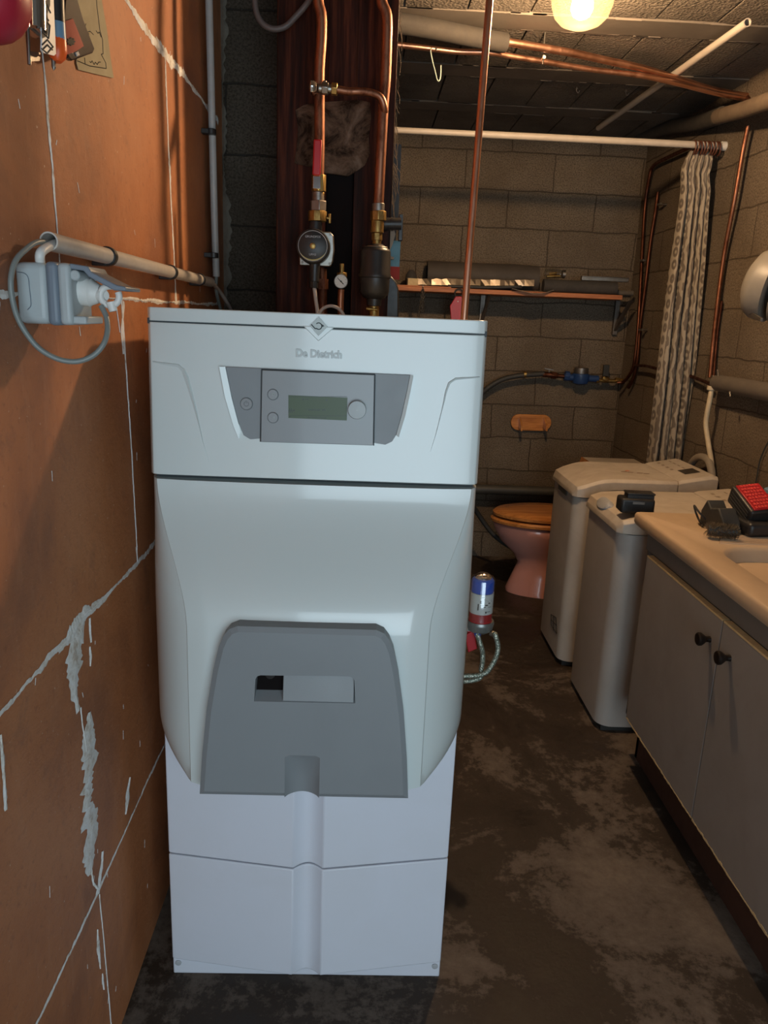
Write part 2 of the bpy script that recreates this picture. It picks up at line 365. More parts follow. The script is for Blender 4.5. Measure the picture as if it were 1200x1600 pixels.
m = mat('clear_jar', (0.85, 0.9, 0.85), 0.08, trans=0.0); t = NT(m)
def see_through(name, tint, gloss=0.12, rough=0.05, haze=0.0, hc=(1, 1, 1)):
    m = bpy.data.materials.new(name); m.use_nodes = True; nt = m.node_tree; nt.nodes.clear()
    out = nt.nodes.new('ShaderNodeOutputMaterial'); tr = nt.nodes.new('ShaderNodeBsdfTransparent'); tr.inputs[0].default_value = (*tint, 1)
    gl = nt.nodes.new('ShaderNodeBsdfGlossy'); gl.inputs['Roughness'].default_value = rough
    mx = nt.nodes.new('ShaderNodeMixShader'); mx.inputs[0].default_value = gloss
    nt.links.new(tr.outputs[0], mx.inputs[1]); nt.links.new(gl.outputs[0], mx.inputs[2]); last = mx
    if haze:
        tl = nt.nodes.new('ShaderNodeBsdfTranslucent'); tl.inputs[0].default_value = (*hc, 1)
        m2 = nt.nodes.new('ShaderNodeMixShader'); m2.inputs[0].default_value = haze
        nt.links.new(mx.outputs[0], m2.inputs[1]); nt.links.new(tl.outputs[0], m2.inputs[2]); last = m2
    nt.links.new(last.outputs[0], out.inputs[0]); return m
M['clear'] = see_through('clear_plastic', (0.93, 0.96, 0.97), 0.2)
M['dome_glass'] = see_through('lamp_dome_glass', (1.0, 0.94, 0.84), 0.08, 0.15, 0.006, (1.0, 0.80, 0.45))
M['bulb'] = mat('bulb_lit', (1, 1, 1), 0.5, emit=(1.0, 0.70, 0.43), es=BULB_STRENGTH)

# ------------------------------------------------------------------ the room
LX, RX, BY, CZ = -0.46, 1.54, 4.6, 2.45
FY = -1.80
def uvxy(c): return (c.x, c.y)
def uvyz(c): return (c.y, c.z)
def uvxz(c): return (c.x, c.z)
def S(o): o['kind'] = 'structure'; return o
f = MB(); f.box((-2.2, FY, -0.12), (2.2, 4.8, 0.0)); S(f.build('floor', M['floor'], smooth=False, uv=uvxy, origin=(0, 0, 0)))
b = MB(); b.box((-0.62, BY, 0), (RX+0.2, BY+0.2, 2.6)); S(b.build('wall_back', M['block'], smooth=False, uv=lambda c: (c.x-0.28, c.z-0.16), origin=(0, BY, 0)))
b = MB(); b.box((RX, FY, 0), (RX+0.2, BY, 2.6)); S(b.build('wall_right', M['block'], smooth=False, uv=lambda c: (c.y+0.05, c.z-0.135), origin=(RX, 0, 0)))
# front wall behind the camera with the garage opening
b = MB(); b.box((-2.2, FY, 0), (-0.40, FY+0.15, 2.6)); b.box((1.50, FY, 0), (2.2, FY+0.15, 2.6)); b.box((-0.40, FY, 2.18), (1.50, FY+0.15, 2.6))
S(b.build('wall_front', M['block'], smooth=False, uv=uvxz, origin=(0, FY, 0)))

# left wall: terracotta blocks with smeared lime joints in the same mesh
lw = MB(); lw.box((LX-0.16, FY+0.15, 0), (LX, 2.57, 2.6), 0)
def streak(pts, wfun, thick=0.003, n=60, seed=1):
    """irregular raised ribbon of mortar on the wall face; pts are (y, z)"""
    rnd = random.Random(seed); P = [Vector((p[0], p[1])) for p in pts]
    L = [0]
    for a, b_ in zip(P, P[1:]): L.append(L[-1]+(b_-a).length)
    n = max(8, int(L[-1]/0.005)); up, dn_ = [], []
    jl = jr = 0
    for i in range(n+1):
        s_ = L[-1]*i/n; k = 0
        while k < len(L)-2 and L[k+1] < s_: k += 1
        a, b_ = P[k], P[k+1]; tt = (s_-L[k])/(L[k+1]-L[k]); p = a.lerp(b_, tt); d = (b_-a).normalized(); q = Vector((-d.y, d.x))
        wd = wfun(i/n); jl = jl*0.86+rnd.gauss(0, 1)*0.30; jr = jr*0.86+rnd.gauss(0, 1)*0.30; f1 = rnd.gauss(0, .06); f2 = rnd.gauss(0, .06)
        wl = max(0.0006, wd*(0.55+0.35*jl+f1)); wr = max(0.0006, wd*(0.55+0.35*jr+f2)); j = 0.0
        up.append(p+q*(wl+j)); dn_.append(p-q*(wr-j))
    for i in range(n):
        a, b_, c_, d_ = up[i], up[i+1], dn_[i+1], dn_[i]
        m0, m1 = (a+d_)/2, (b_+c_)/2
        t0 = thick*0.45
        X = LX+0.0006
        lw.add([(X, a.x, a.y), (X, b_.x, b_.y), (X+t0, m1.x, m1.y), (X+t0, m0.x, m0.y), (X, c_.x, c_.y), (X, d_.x, d_.y)],
               [(0, 1, 2, 3), (3, 2, 4, 5)], 1)
W = lambda v: (lambda s_: v)
streak([(-1.0, 1.458), (0.6, 1.459), (0.98, 1.457), (1.3, 1.462), (1.75, 1.46), (2.5, 1.463)], lambda s_: 0.004+0.004*abs(math.sin(s_*31)), seed=2)
streak([(1.31, 1.463), (1.40, 1.463)], W(0.016), 0.004, seed=22)
streak([(-1.0, 1.99), (1.3, 1.992), (1.6, 1.992), (1.75, 1.988), (2.1, 1.99), (2.5, 1.99)], lambda s_: 0.008+0.010*abs(math.sin(s_*17)), 0.005, seed=3)
streak([(-1.0, 0.93), (0.95, 0.928), (1.2, 0.934), (1.45, 0.931), (1.75, 0.93), (2.5, 0.93)], lambda s_: 0.005+0.007*abs(math.sin(s_*23)), 0.004, seed=4)
streak([(-1.0, 0.40), (0.9, 0.40), (1.2, 0.398), (1.5, 0.41), (2.5, 0.40)], lambda s_: 0.004+0.004*abs(math.sin(s_*19)), 0.004, seed=5)
streak([(1.19, 1.99), (1.188, 1.80), (1.196, 1.74), (1.204, 1.55), (1.207, 1.458)], lambda s_: 0.0045+0.003*math.sin(s_*13), seed=6)
streak([(1.883, 1.99), (1.89, 1.8), (1.90, 1.7), (1.915, 1.55), (1.924, 1.463)], lambda s_: 0.006+0.005*math.sin(s_*11)**2, seed=7)
streak([(1.498, 1.458), (1.505, 1.36), (1.515, 1.2), (1.524, 1.0), (1.525, 0.93)], lambda s_: 0.006*(1-s_*0.4), seed=8)
streak([(1.46, 1.455), (1.478, 1.40)], W(0.002), seed=81); streak([(1.51, 1.456), (1.492, 1.40), (1.497, 1.36)], W(0.010), seed=82)
streak([(0.79, 1.458), (0.80, 1.2), (0.81, 0.93)], W(0.006), seed=9)
streak([(0.50, 1.99), (0.505, 1.458)], W(0.006), seed=10)
streak([(0.5, 0.93), (0.51, 0.4)], W(0.006), seed=11); streak([(0.905, 0.90), (0.90, 0.79)], W(0.006), seed=12)
# big smears of lime around the joint near the camera
streak([(1.215, 0.934), (1.165, 0.90), (1.155, 0.83), (1.165, 0.79)], lambda s_: 0.012+0.040*math.sin(PI*min(1, s_*1.15)), 0.004, seed=13)
streak([(1.10, 0.925), (1.22, 0.94), (1.30, 0.935)], lambda s_: 0.02*math.sin(PI*s_)+0.004, 0.005, seed=131)
streak([(1.24, 0.925), (1.24, 0.88)], lambda s_: 0.006, 0.004, seed=14); streak([(1.232, 0.875), (1.228, 0.84)], lambda s_: 0.012*math.sin(PI*s_), 0.004, seed=15)
streak([(1.175, 0.79), (1.18, 0.74), (1.186, 0.70)], W(0.004), seed=151)
streak([(1.215, 0.76), (1.205, 0.71), (1.185, 0.62), (1.180, 0.56), (1.172, 0.50), (1.168, 0.465)], lambda s_: 0.012+0.060*math.sin(PI*s_)**0.8, 0.004, seed=16)
streak([(1.172, 0.50), (1.180, 0.44), (1.205, 0.40)], lambda s_: 0.010-0.004*s_, 0.004, seed=17)
streak([(1.235, 0.46), (1.225, 0.43), (1.20, 0.395)], lambda s_: 0.008+0.010*s_, 0.005, seed=18)
streak([(1.37, 0.44), (1.41, 0.50)], lambda s_: 0.022*math.sin(PI*s_)+0.003, 0.005, seed=19)
streak([(1.205, 0.39), (1.215, 0.25), (1.225, 0.02)], lambda s_: 0.003, seed=20)
streak([(1.185, 0.33), (1.186, 0.24)], lambda s_: 0.012*math.sin(PI*s_), 0.004, seed=21)
streak([(1.195, 0.22), (1.197, 0.18)], lambda s_: 0.010*math.sin(PI*s_), 0.004, seed=23)
rnd = random.Random(4)
for _ in range(70):
    y_, z_ = rnd.uniform(0.8, 2.2), rnd.uniform(0.1, 2.1)
    streak([(y_, z_), (y_+rnd.uniform(-0.006, 0.006), z_-rnd.uniform(0.006, 0.02))], W(rnd.uniform(0.001, 0.0022)), 0.001, seed=rnd.randint(0, 9999))
S(lw.build('wall_left', [M['terracotta'], M['mortar']], smooth=False, uv=uvyz, origin=(LX, 0, 0)))
# pier of grey blocks that closes the left side behind the boiler, and the wall behind it
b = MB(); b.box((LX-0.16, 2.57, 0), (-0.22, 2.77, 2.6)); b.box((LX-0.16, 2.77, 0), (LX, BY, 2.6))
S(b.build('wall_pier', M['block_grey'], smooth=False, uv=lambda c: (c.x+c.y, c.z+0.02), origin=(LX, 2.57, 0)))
# lime lumps in the corner of the pier
b = MB(); rnd = random.Random(11); w1_ = .012; V = []; Fc = []
for i in range(150):
    z_ = 1.2+i*0.009; w1_ = min(.032, max(.003, w1_+rnd.uniform(-.006, .006))); V += [(LX, 2.568, z_), (LX+w1_*.6, 2.560, z_), (LX+w1_, 2.5695, z_)]
    if i: k = 3*i; Fc += [(k-3, k, k+1, k-2), (k-2, k+1, k+2, k-1)]
b.add(V, Fc)
S(b.build('trim_1', wear(mat('grey_lime_lumps', (0.22, 0.19, 0.15), 0.95), (0.12, 0.1, 0.08), 0.5, 40, 0.6, 90)))

# painted chimney column with a slot below the crumbling patch
cx0, cx1, cy0, cy1 = -0.257, 0.060, 2.25, 2.62
b = MB()
b.box((cx0, cy0, 0), (-0.122, cy0+0.03, 2.6)); b.box((-0.045, cy0, 0), (cx1, cy0+0.03, 2.6)); b.box((-0.122, cy0, 1.86), (-0.045, cy0+0.03, 2.6))
b.box((cx0, cy0+0.03, 0), (cx1, cy1, 2.6))
b.box((-0.121, cy0+0.024, 0), (-0.046, cy0+0.0305, 1.86), 1)  # back of the slot in plain near-black
chim = S(b.build('wall_chimney', [M['oxide'], M['black_recess']], smooth=False, bevel=0.004, origin=(-0.1, cy0, 0)))
b = MB(); rr = random.Random(3); poly = []
for px, py in [(462,172),(475,164),(500,160),(530,158),(560,156),(578,160),(580,185),(576,215),(578,240),(570,258),(556,268),(543,275),(525,272),(508,270),(495,262),(478,259),(460,255),(463,235),(466,205)]:
    p = at(px, py, y=cy0-0.004); poly.append(p)
b.prism(poly, (0, 0.01, 0)); cen = sum(poly, Vector())/len(poly)
b.add([p+Vector((0, -0.001, 0)) for p in poly]+[q for q in [cen+(p-cen)*0.8+Vector((0, -0.008, 0)) for p in poly]], [(i, (i+1) % 19, 19+(i+1) % 19, 19+i) for i in range(19)]+[tuple(range(19, 38))])
b.build('render_patch', M['render'], chim, smooth=False)

# ceiling: rough blocks between smooth beams
b = MB(); b.box((-2.2, FY, CZ+0.02), (RX+0.2, BY+0.2, CZ+0.15), 1)
for k in range(-9, 5):
    yb = 2.95+0.565*k
    b.box((-2.2, yb-0.07, CZ-0.004), (RX+0.2, yb+0.07, CZ+0.02), 1)
    if yb < 0.6: continue
    for i in range(-2, 9):
        x0 = 0.117+0.211*i-0.02*(k % 2)
        rz = random.uniform(-0.003, 0.003)
        if x0 < RX: b.box((x0, yb+0.075, CZ+rz), (min(x0+0.204, RX+0.1), yb+0.49, CZ+0.03), 0)
    for i in range(60):   # mortar burrs along the beam edges
        x0 = random.uniform(-0.5, 1.5); yy = yb+random.choice((-0.07, 0.072))
        b.box((x0, yy-0.002, CZ-0.0045+random.uniform(-0.002, 0.003)), (x0+random.uniform(0.02, 0.14), yy+0.0025, CZ), 2)
S(b.build('ceiling', [M['ceil_block'], M['ceil_beam'], wear(mat('ceiling_burr', (0.17, 0.14, 0.11), 0.9), (0.15, 0.12, 0.1), 0.4, 30)], smooth=False, origin=(0, 0, CZ)))

# ------------------------------------------------------------------ boiler
BX, HW = -0.084, 0.304
boiler = thing('boiler', (BX, 1.75, 0), 'tall white floor-standing boiler with grey control panel and bulging front cover', 'boiler')
BACK = 2.03
# lower cabinet: plinth, body and the chevron front panels with a concave groove
b = MB(); b.box((BX-HW+0.004, 1.43, 0.0), (BX+HW-0.004, BACK, 1.12)); b.build('cabinet_body', M['white_panel'], boiler, bevel=0.004)
b = MB(); b.box((BX-0.300, 1.412, 0.0), (BX+0.300, 1.435, 0.062)); pl = b.build('plinth', M['white_panel'], boiler, bevel=0.003)
for sx in (-1, 1):
    b = MB(); b.lathe((BX+sx*0.288, 1.413, 0.03), (0, -1, 0), [(0, 0.007), (0.003, 0.007), (0.004, 0.004)], seg=12); b.build('screw', M['pearl'], pl)
def chevron(z0, z1, name):
    """V-shaped plan panel with a concave groove down the middle"""
    prof = [(-0.300, 1.408), (-0.29, 1.405), (-0.031, 1.366)]
    for i in range(1, 10):
        a = i/10*PI; prof.append((-0.029+0.058*i/10, 1.368+0.016*math.sin(a)))
    prof += [(0.031, 1.366), (0.29, 1.405), (0.300, 1.408)]
    front = [(BX+x, y) for x, y in prof]; back = [(BX+0.300, 1.43), (BX-0.300, 1.43)]
    ring = lambda z: [(x, y, z) for x, y in front+back]
    q = MB(); q.loft([ring(z0), ring(z1)]); return q.build(name, M['white_panel'], boiler, bevel=0.0025, angle=30)
chevron(0.046, 0.317, 'lower_panel'); chevron(0.321, 0.64, 'lower_panel')

# bulging front cover
YT, YB_ = 1.385, 1.262
def bulge_ring(z):
    t_ = min(1, max(0, (1.143-z)/(1.143-0.90))); s_ = t_*t_*(3-2*t_)
    wf = (HW-0.012)*(1-s_)+0.217*s_; yf = YT*(1-s_)+YB_*s_
    side = HW; ys = 1.415-0.02*s_
    if z < 0.68:
        u = (0.675-z)/0.09; u = min(1, max(0, u)); side = HW-(HW-0.245)*(1-math.sqrt(max(0, 1-u*u)))
        ys -= 0.04*u*0
    wf = min(wf, side-0.006)
    half = [(0.0, yf-0.012), (wf*0.45, yf-0.0105), (wf*0.80, yf-0.007), (wf*0.86, yf-0.005), (wf-0.001, yf+0.008*s_), (wf+0.001, yf+0.004+0.008*s_)]
    n = 10
    for i in range(1, n+1):
        a = i/n*PI/2; q_ = i/n
        fx = 0.45*q_+0.55*math.sin(a); fy = 0.55*q_+0.45*(1-math.cos(a)); y0_ = yf+0.004+0.008*s_
        half.append((wf+0.001+(side-wf-0.001)*fx, y0_+(ys-y0_)*fy))
    half.append((side, 1.62 if z > 0.6 else 1.62))
    right = [(BX+x, y, z) for x, y in half]; left = [(BX-x, y, z) for x, y in half[1:]][::-1]
    return left+right
zs = [1.143, 1.135]+[1.12-0.02*i for i in range(12)]+[0.87, 0.83, 0.78, 0.73, 0.69, 0.675, 0.66, 0.645, 0.63, 0.617, 0.606, 0.598, 0.591, 0.587]
b = MB(); b.loft([bulge_ring(z) for z in zs]); b.build('front_cover', M['white_gloss'], boiler, angle=24)
# dark filler standing in for shade in the gap between top panel and cover
b = MB(); b.box((BX-HW+0.008, 1.405, 1.135), (BX+HW-0.008, 1.9, 1.16)); b.build('seam_gap_shade', M['grey_dark'], boiler)
# top panel: leans out a little towards its lower edge, rounded sides
def top_ring(z):
    yf = 1.392-0.012*(1.45-z)/0.3
    h = [(0, yf-0.003), (0.2, yf-0.002), (HW-0.02, yf), (HW-0.008, yf+0.003), (HW-0.002, yf+0.012), (HW, yf+0.03), (HW, 1.7)]
    return [(BX-x, y, z) for x, y in h[1:]][::-1]+[(BX+x, y, z) for x, y in h]
b = MB(); b.loft([top_ring(z) for z in (1.152, 1.155, 1.20, 1.25, 1.30, 1.35, 1.40, 1.423)]); top = b.build('top_panel', M['white_gloss'], boiler, angle=30, bevel=0.0015)
b = MB(); b.loft([top_ring(z) for z in (1.4255, 1.4485)])
# notch tongue of the lid round the emblem
e0 = at(498, 510, y=1.385)
b.prism([(e0.x-0.028, 1.386, 1.427), (e0.x, 1.386, 1.401), (e0.x+0.028, 1.386, 1.427)], (0, 0.006, 0))
b.build('top_lid', M['white_gloss'], boiler, angle=30, bevel=0.0015)
b = MB(); b.box((BX-HW+0.003, 1.396, 1.42), (BX+HW-0.003, 1.7, 1.43)); b.build('lid_seam', M['grey_dark'], boiler)
b = MB(); b.box((BX-HW, 1.70, 0.64), (BX+HW, BACK, 1.446)); b.build('rear_casing', M['white_gloss'], boiler, bevel=0.003)
# emblem
b = MB(); d_ = 0.0155
b.prism([(e0.x+dx*d_, 1.3865, e0.z+dz*d_*1.05) for dx, dz in ((0, 1), (1, 0), (0, -1), (-1, 0))], (0, -0.0035, 0)); em = b.build('emblem', M['silver'], boiler, smooth=False)
b = MB(); n = 20
pts = [(e0.x-0.013, 1.3828, e0.z+0.003), (e0.x-0.006, 1.3828, e0.z-0.004)]+[(e0.x+0.0055*math.cos(a), 1.3828, e0.z+0.0005+0.0055*math.sin(a)) for a in [PI*1.25+i/14*PI*1.62 for i in range(14)]]
b.tube(pts, 0.0009, seg=6, smooth=2); b.prism([(e0.x+0.006, 1.383, e0.z+0.004), (e0.x+0.010, 1.383, e0.z+0.001), (e0.x+0.004, 1.383, e0.z-0.002)], (0, -0.0008, 0))
b.build('emblem_mark', M['grey_dark'], em)
def text(name, body, loc, size, m, parent, extrude=0.0012, rot=(PI/2, 0, 0), bold=0.0, align='CENTER', bevel=0.0, sx=1.0):
    cu = bpy.data.curves.new(name, 'FONT'); cu.body = body; cu.size = size; cu.extrude = extrude; cu.align_x = align; cu.align_y = 'CENTER'
    cu.offset = bold; cu.bevel_depth = bevel; cu.resolution_u = 3
    tmp = bpy.data.objects.new(name+'_tmp', cu); COL.objects.link(tmp)
    bpy.context.view_layer.update()
    me = bpy.data.meshes.new_from_object(tmp.evaluated_get(bpy.context.evaluated_depsgraph_get()))
    bpy.data.objects.remove(tmp); me.name = name
    R_ = Matrix.Translation(Vector(loc)-ORG[parent.name]) @ (Matrix.Rotation(rot[2], 4, 'Z') @ Matrix.Rotation(rot[1], 4, 'Y') @ Matrix.Rotation(rot[0], 4, 'X')) @ Matrix.Diagonal((sx, 1, 1, 1))
    me.transform(R_); me.materials.clear(); me.materials.append(m)
    o = bpy.data.objects.new(name, me); COL.objects.link(o); o.parent = parent; ORG[o.name] = ORG[parent.name]; return o
pL, pR = at(462, 552, y=1.387), at(535, 553, y=1.387)
tx = text('brand_lettering', 'De Dietrich', ((pL.x+pR.x)/2, 1.3865, pL.z), 0.0185, M['letter'], boiler, 0.0022, bold=0.0006, bevel=0.0003, sx=0.92)
# styling creases on the top panel: tapered raised wedges
def crease(pts, name):
    b = MB(); P = [at(x, y, y=1.384) for x, y, _ in pts]; V = []; Fc = []
    for i, (p, (_, _, wd)) in enumerate(zip(P, pts)):
        a = P[max(0, i-1)]; c_ = P[min(len(P)-1, i+1)]; d = (c_-a).normalized(); q = Vector((-d.z, 0, d.x))
        yb = 1.391-0.012*(1.45-p.z)/0.3
        V += [Vector((p.x, yb+0.001, p.z))+q*wd*0.5, Vector((p.x, yb-0.0012-0.28*wd, p.z))-q*wd*0.1, Vector((p.x, yb+0.001, p.z))-q*wd*1.6]
    for i in range(len(P)-1): Fc += [(3*i, 3*i+3, 3*i+4, 3*i+1), (3*i+1, 3*i+4, 3*i+5, 3*i+2)]
    b.add(V, Fc); b.build(name, M['white_gloss'], top, angle=60)
crease([(238, 565, .001), (262, 568, .003), (278, 570, .004), (287, 577, .005), (293, 590, .006), (300, 615, .005), (308, 645, .004), (318, 690, .002), (328, 722, .0006)], 'crease')
crease([(325, 0, 0)]*0+[(672, 705, .0006), (680, 680, .0015), (690, 640, .002), (696, 612, .003), (701, 598, .0035), (712, 591, .003), (750, 589, .001)], 'crease')
# control panel
yc = 1.379
def cp(px, py, dy=0): p = at(px, py, y=yc); return Vector((p.x, yc+dy, p.z))
# white surround bevel, recessed grey tray
outer = [(352,573),(641,586),(636,612),(628,648),(619,680),(613,690),(600,697),(560,696),(470,692),(404,689),(390,687),(380,680),(372,660),(362,622)]
b = MB(); O = [cp(x, y) for x, y in outer]; cc = sum(O, Vector())/len(O)
b.prism([p+Vector((0, 0.012, 0)) for p in O], (0, -0.0105, 0)); panel = b.build('control_panel', M['grey_panel'], boiler, angle=30, bevel=0.0008)
b = MB()   # left and right white lips
def lip(inner, outr):
    V = []; Fc = []
    for (a, c_) in zip(inner, outr): V += [cp(*a, -0.0005), cp(*c_, -0.0035), cp(*c_, 0.008), cp(*a, 0.008)]
    n = len(inner)
    for i in range(n-1):
        for k in range(4): Fc.append((4*i+k, 4*i+(k+1) % 4, 4*i+4+(k+1) % 4, 4*i+4+k))
    Fc += [(0, 1, 2, 3), (4*n-1, 4*n-2, 4*n-3, 4*n-4)]; b.add(V, Fc)
lip([(352,573),(362,622),(372,660),(376,674)], [(343,573),(352,620),(365,664),(373,685)])
b.build('panel_surround', M['white_gloss'], panel, angle=50); b = MB()
lip([(641,586),(636,612),(628,648),(619,680)], [(646,587),(641,613),(633,650),(623,683)])
b.build('panel_surround', M['white_gloss'], panel, angle=50)
b = MB(); b.prism([cp(*p, -0.001) for p in ((410,578),(585,585.5),(583,695.5),(408,690))], (0, -0.0035, 0)); mod = b.build('display_module', M['grey_clear'], panel, bevel=0.001)
b = MB()   # module outline gap
for a, c_ in (((409,577),(586,585)),((586,585),(584,696)),((409,577),(407,690))):
    b.cyl(cp(*a, -0.0018), cp(*c_, -0.0018), 0.0009, seg=6)
b.build('module_gap', M['grey_dark'], panel)
b = MB(); b.prism([cp(*p, -0.0043) for p in ((451,617),(543,621),(542,656.5),(451,652.5))], (0, -0.0008, 0)); scr = b.build('screen', M['lcd'], panel, smooth=False)
b = MB()
def dot(px, py, w_, h_): b.prism([cp(px+a*w_, py+c_*h_, -0.0052) for a, c_ in ((-.5, -.5), (.5, -.5), (.5, .5), (-.5, .5))], (0, -0.0003, 0))
dot(474, 623.5, 2.4, 2.6); dot(478.5, 623, 1.2, 1.6); dot(481, 623.4, 2.2, 1.4); dot(510.5, 624.5, 2.2, 2.4)
for i in range(5): dot(451.8+i*1.3, 642-(i % 2)*2, 0.7, 5)
dot(459.6, 640.6, 2.0, 2.6); dot(479, 639.5, 1.8, 0.7)
rnd = random.Random(5)
for i in range(13):
    if i == 9: continue
    x = 482.5+i*2.15; dot(x, 639.6+i*0.05, 0.7, 2.6); dot(x+0.7, 639.6+i*0.05+rnd.choice((-1, 0, 1)), 1.0, 0.6)
dot(497, 649.2, 91, 0.45)
for i in range(15): dot(482+i*1.95, 651.6+i*0.06, 1.1, 1.5)
dot(453.5, 650.6, 2.4, 1.2); dot(497, 619.4, 91, 0.5)
b.build('screen_ink', M['lcd_ink'], scr, smooth=False)
b = MB(); k = cp(558, 639, -0.0045); b.lathe(k, (0, -1, 0), [(0, 0.0165), (0.011, 0.0165), (0.0125, 0.0155), (0.0128, 0.001)], seg=40); kn = b.build('rotary_knob', M['grey_box'], panel)
b = MB(); b.lathe(k+Vector((0, -0.0128, 0)), (0, -1, 0), [(0, 0.0012), (0.0004, 0.001)], seg=10); b.build('knob_dot', M['letter'], kn)
for px, py, r_ in ((385, 631, .0105), (427, 616, .0092), (427, 652, .0092)):
    c0 = cp(px, py, 0.0012 if px < 400 else -0.0046)
    b = MB(); b.lathe(c0, (0, -1, 0), [(0, r_), (0.0016, r_), (0.0022, r_*0.93), (0.0022, 0.0005)], seg=30); bt = b.build('push_button', M['grey_clear'], panel)
    b = MB(); b.tube([c0+Vector((r_*1.05*math.cos(a), -0.0004, r_*1.05*math.sin(a))) for a in [2*PI*i/24 for i in range(25)]], 0.0006, seg=5, smooth=0); b.build('button_ring', M['lcd_ring'], bt)
    b = MB()
    if px < 400:
        b.tube([c0+Vector((0.0042*math.cos(a), -0.0024, 0.0042*math.sin(a))) for a in [PI*0.65+PI*1.7*i/12 for i in range(13)]], 0.0004, seg=5, smooth=0); b.cyl(c0+Vector((0, -0.0024, 0.001)), c0+Vector((0, -0.0024, 0.006)), 0.0004, seg=5)
    elif py < 640: b.tube([c0+Vector(p) for p in ((-.001, -.0024, .002), (.003, -.0024, .002), (.003, -.0024, -.001), (-.001, -.0024, -.001), (-.001, -.0024, .002))], 0.0004, seg=5, smooth=0)
    else:
        for q in (-.0015, 0, .0015): b.cyl(c0+Vector((-.0005, -.0024, q)), c0+Vector((.004, -.0024, q)), 0.0004, seg=5)
    b.build('button_icon', M['letter'] if px > 400 else M['lcd_ring'], bt)

# grey burner door with window and thumb groove
yd = 1.222
def dp(px, py, dy=0): p = at(px, py, y=yd); return Vector((p.x, yd+dy, p.z))
dl = [(311,1243),(315,1180),(322,1110),(332,1050),(341,1012),(348,996),(357,985),(370,980)]
zt = [dp(*p) for p in dl]
half = [(abs(p.x-BX), p.z) for p in zt]
outl = [(BX-x, z) for x, z in half]+[(BX+x, z) for x, z in half[::-1]]
NH = 20
def shrink(pts, d):
    n = len(pts); out = []
    for i in range(n):
        a, p, c_ = Vector(pts[i-1]), Vector(pts[i]), Vector(pts[(i+1) % n])
        n1 = Vector((-(p-a).y, (p-a).x)).normalized(); n2 = Vector((-(c_-p).y, (c_-p).x)).normalized()
        nn = (n1+n2).normalized(); out.append(p-nn*(-d)*-1 if False else p-nn*d*(1/max(0.5, nn.dot(n1))))
    return out
inn = shrink(outl, 0.009)
if abs(inn[0][0]-BX) > abs(outl[0][0]-BX): inn = shrink(outl, -0.009)
w0, w1, w2, w3 = dp(400,1055), dp(553,1057), dp(555,1099), dp(397,1096)
# window hole loop (rounded top corners) and groove notch handled as separate pieces
hole = [(w3.x, w3.z), (w0.x-0.001, w0.z-0.008), (w0.x+0.002, w0.z-0.002), (w0.x+0.008, w0.z), (w1.x-0.008, w1.z), (w1.x-0.002, w1.z-0.002), (w1.x+0.001, w1.z-0.008), (w2.x, w2.z)]
def fill_with_hole(outer, hole, y):
    bm = bmesh.new(); es = []
    for loop in (outer, hole):
        vs = [bm.verts.new((p[0], y, p[1])) for p in loop]
        es += [bm.edges.new((vs[i], vs[(i+1) % len(vs)])) for i in range(len(vs))]
    bmesh.ops.triangle_fill(bm, edges=es, use_beauty=True)
    bm.verts.index_update(); V = [tuple(v.co) for v in bm.verts]; Fc = [tuple(v.index for v in f_.verts) for f_ in bm.faces]; bm.free(); return V, Fc
g0, g1 = dp(445, 1180), dp(500, 1181)
gx0, gx1, gzt = g0.x, g1.x, g0.z
zb = min(p[1] for p in inn)
# insert the groove notch into the bottom edge of the front face
i_l, i_r = 0, len(inn)-1
inn2 = list(inn)+[Vector((gx1, zb)), Vector((gx1, gzt-0.004)), Vector((gx1-0.008, gzt)), Vector((gx0+0.008, gzt)), Vector((gx0, gzt-0.004)), Vector((gx0, zb))]
b = MB(); V, Fc = fill_with_hole(inn2, hole, yd); b.add(V, Fc)
n = len(outl)
b.loft([[(p[0], yd, p[1]) for p in inn], [(p[0], yd+0.005, p[1]) for p in outl], [(p[0], 1.285, p[1]) for p in outl]], False)
zo = outl[0][1]
for xi, xo, xg in ((inn[0][0], outl[0][0], gx0), (inn[-1][0], outl[-1][0], gx1)):
    b.quad((xi, yd, zb), (xg, yd, zb), (xg, yd+0.005, zo), (xo, yd+0.005, zo)); b.quad((xo, yd+0.005, zo), (xg, yd+0.005, zo), (xg, 1.285, zo), (xo, 1.285, zo))
# window walls (slanting inwards at the bottom) and groove channel
hin = [(BX+(p[0]-BX)*0.985, p[1]+(0.012 if i in (0, 7) else 0)) for i, p in enumerate(hole)]
b.loft([[(p[0], yd, p[1]) for p in hole], [(p[0], yd+0.022, p[1]) for p in hin]], True, (False, False))
NG = 12
bd = b.build('burner_door', M['grey_panel'], boiler, smooth=False)
b = MB(); ch = [[(gx0+(gx1-gx0)*i/NG, yd+dd*math.sin(PI*i/NG)**0.7, z) for i in range(NG+1)] for dd, z in ((0.020, zo), (0.018, zb+0.02), (0.014, gzt-0.02), (0.002, gzt))]
b.loft(ch, False); b.build('thumb_groove', M['grey_panel'], bd, angle=60)
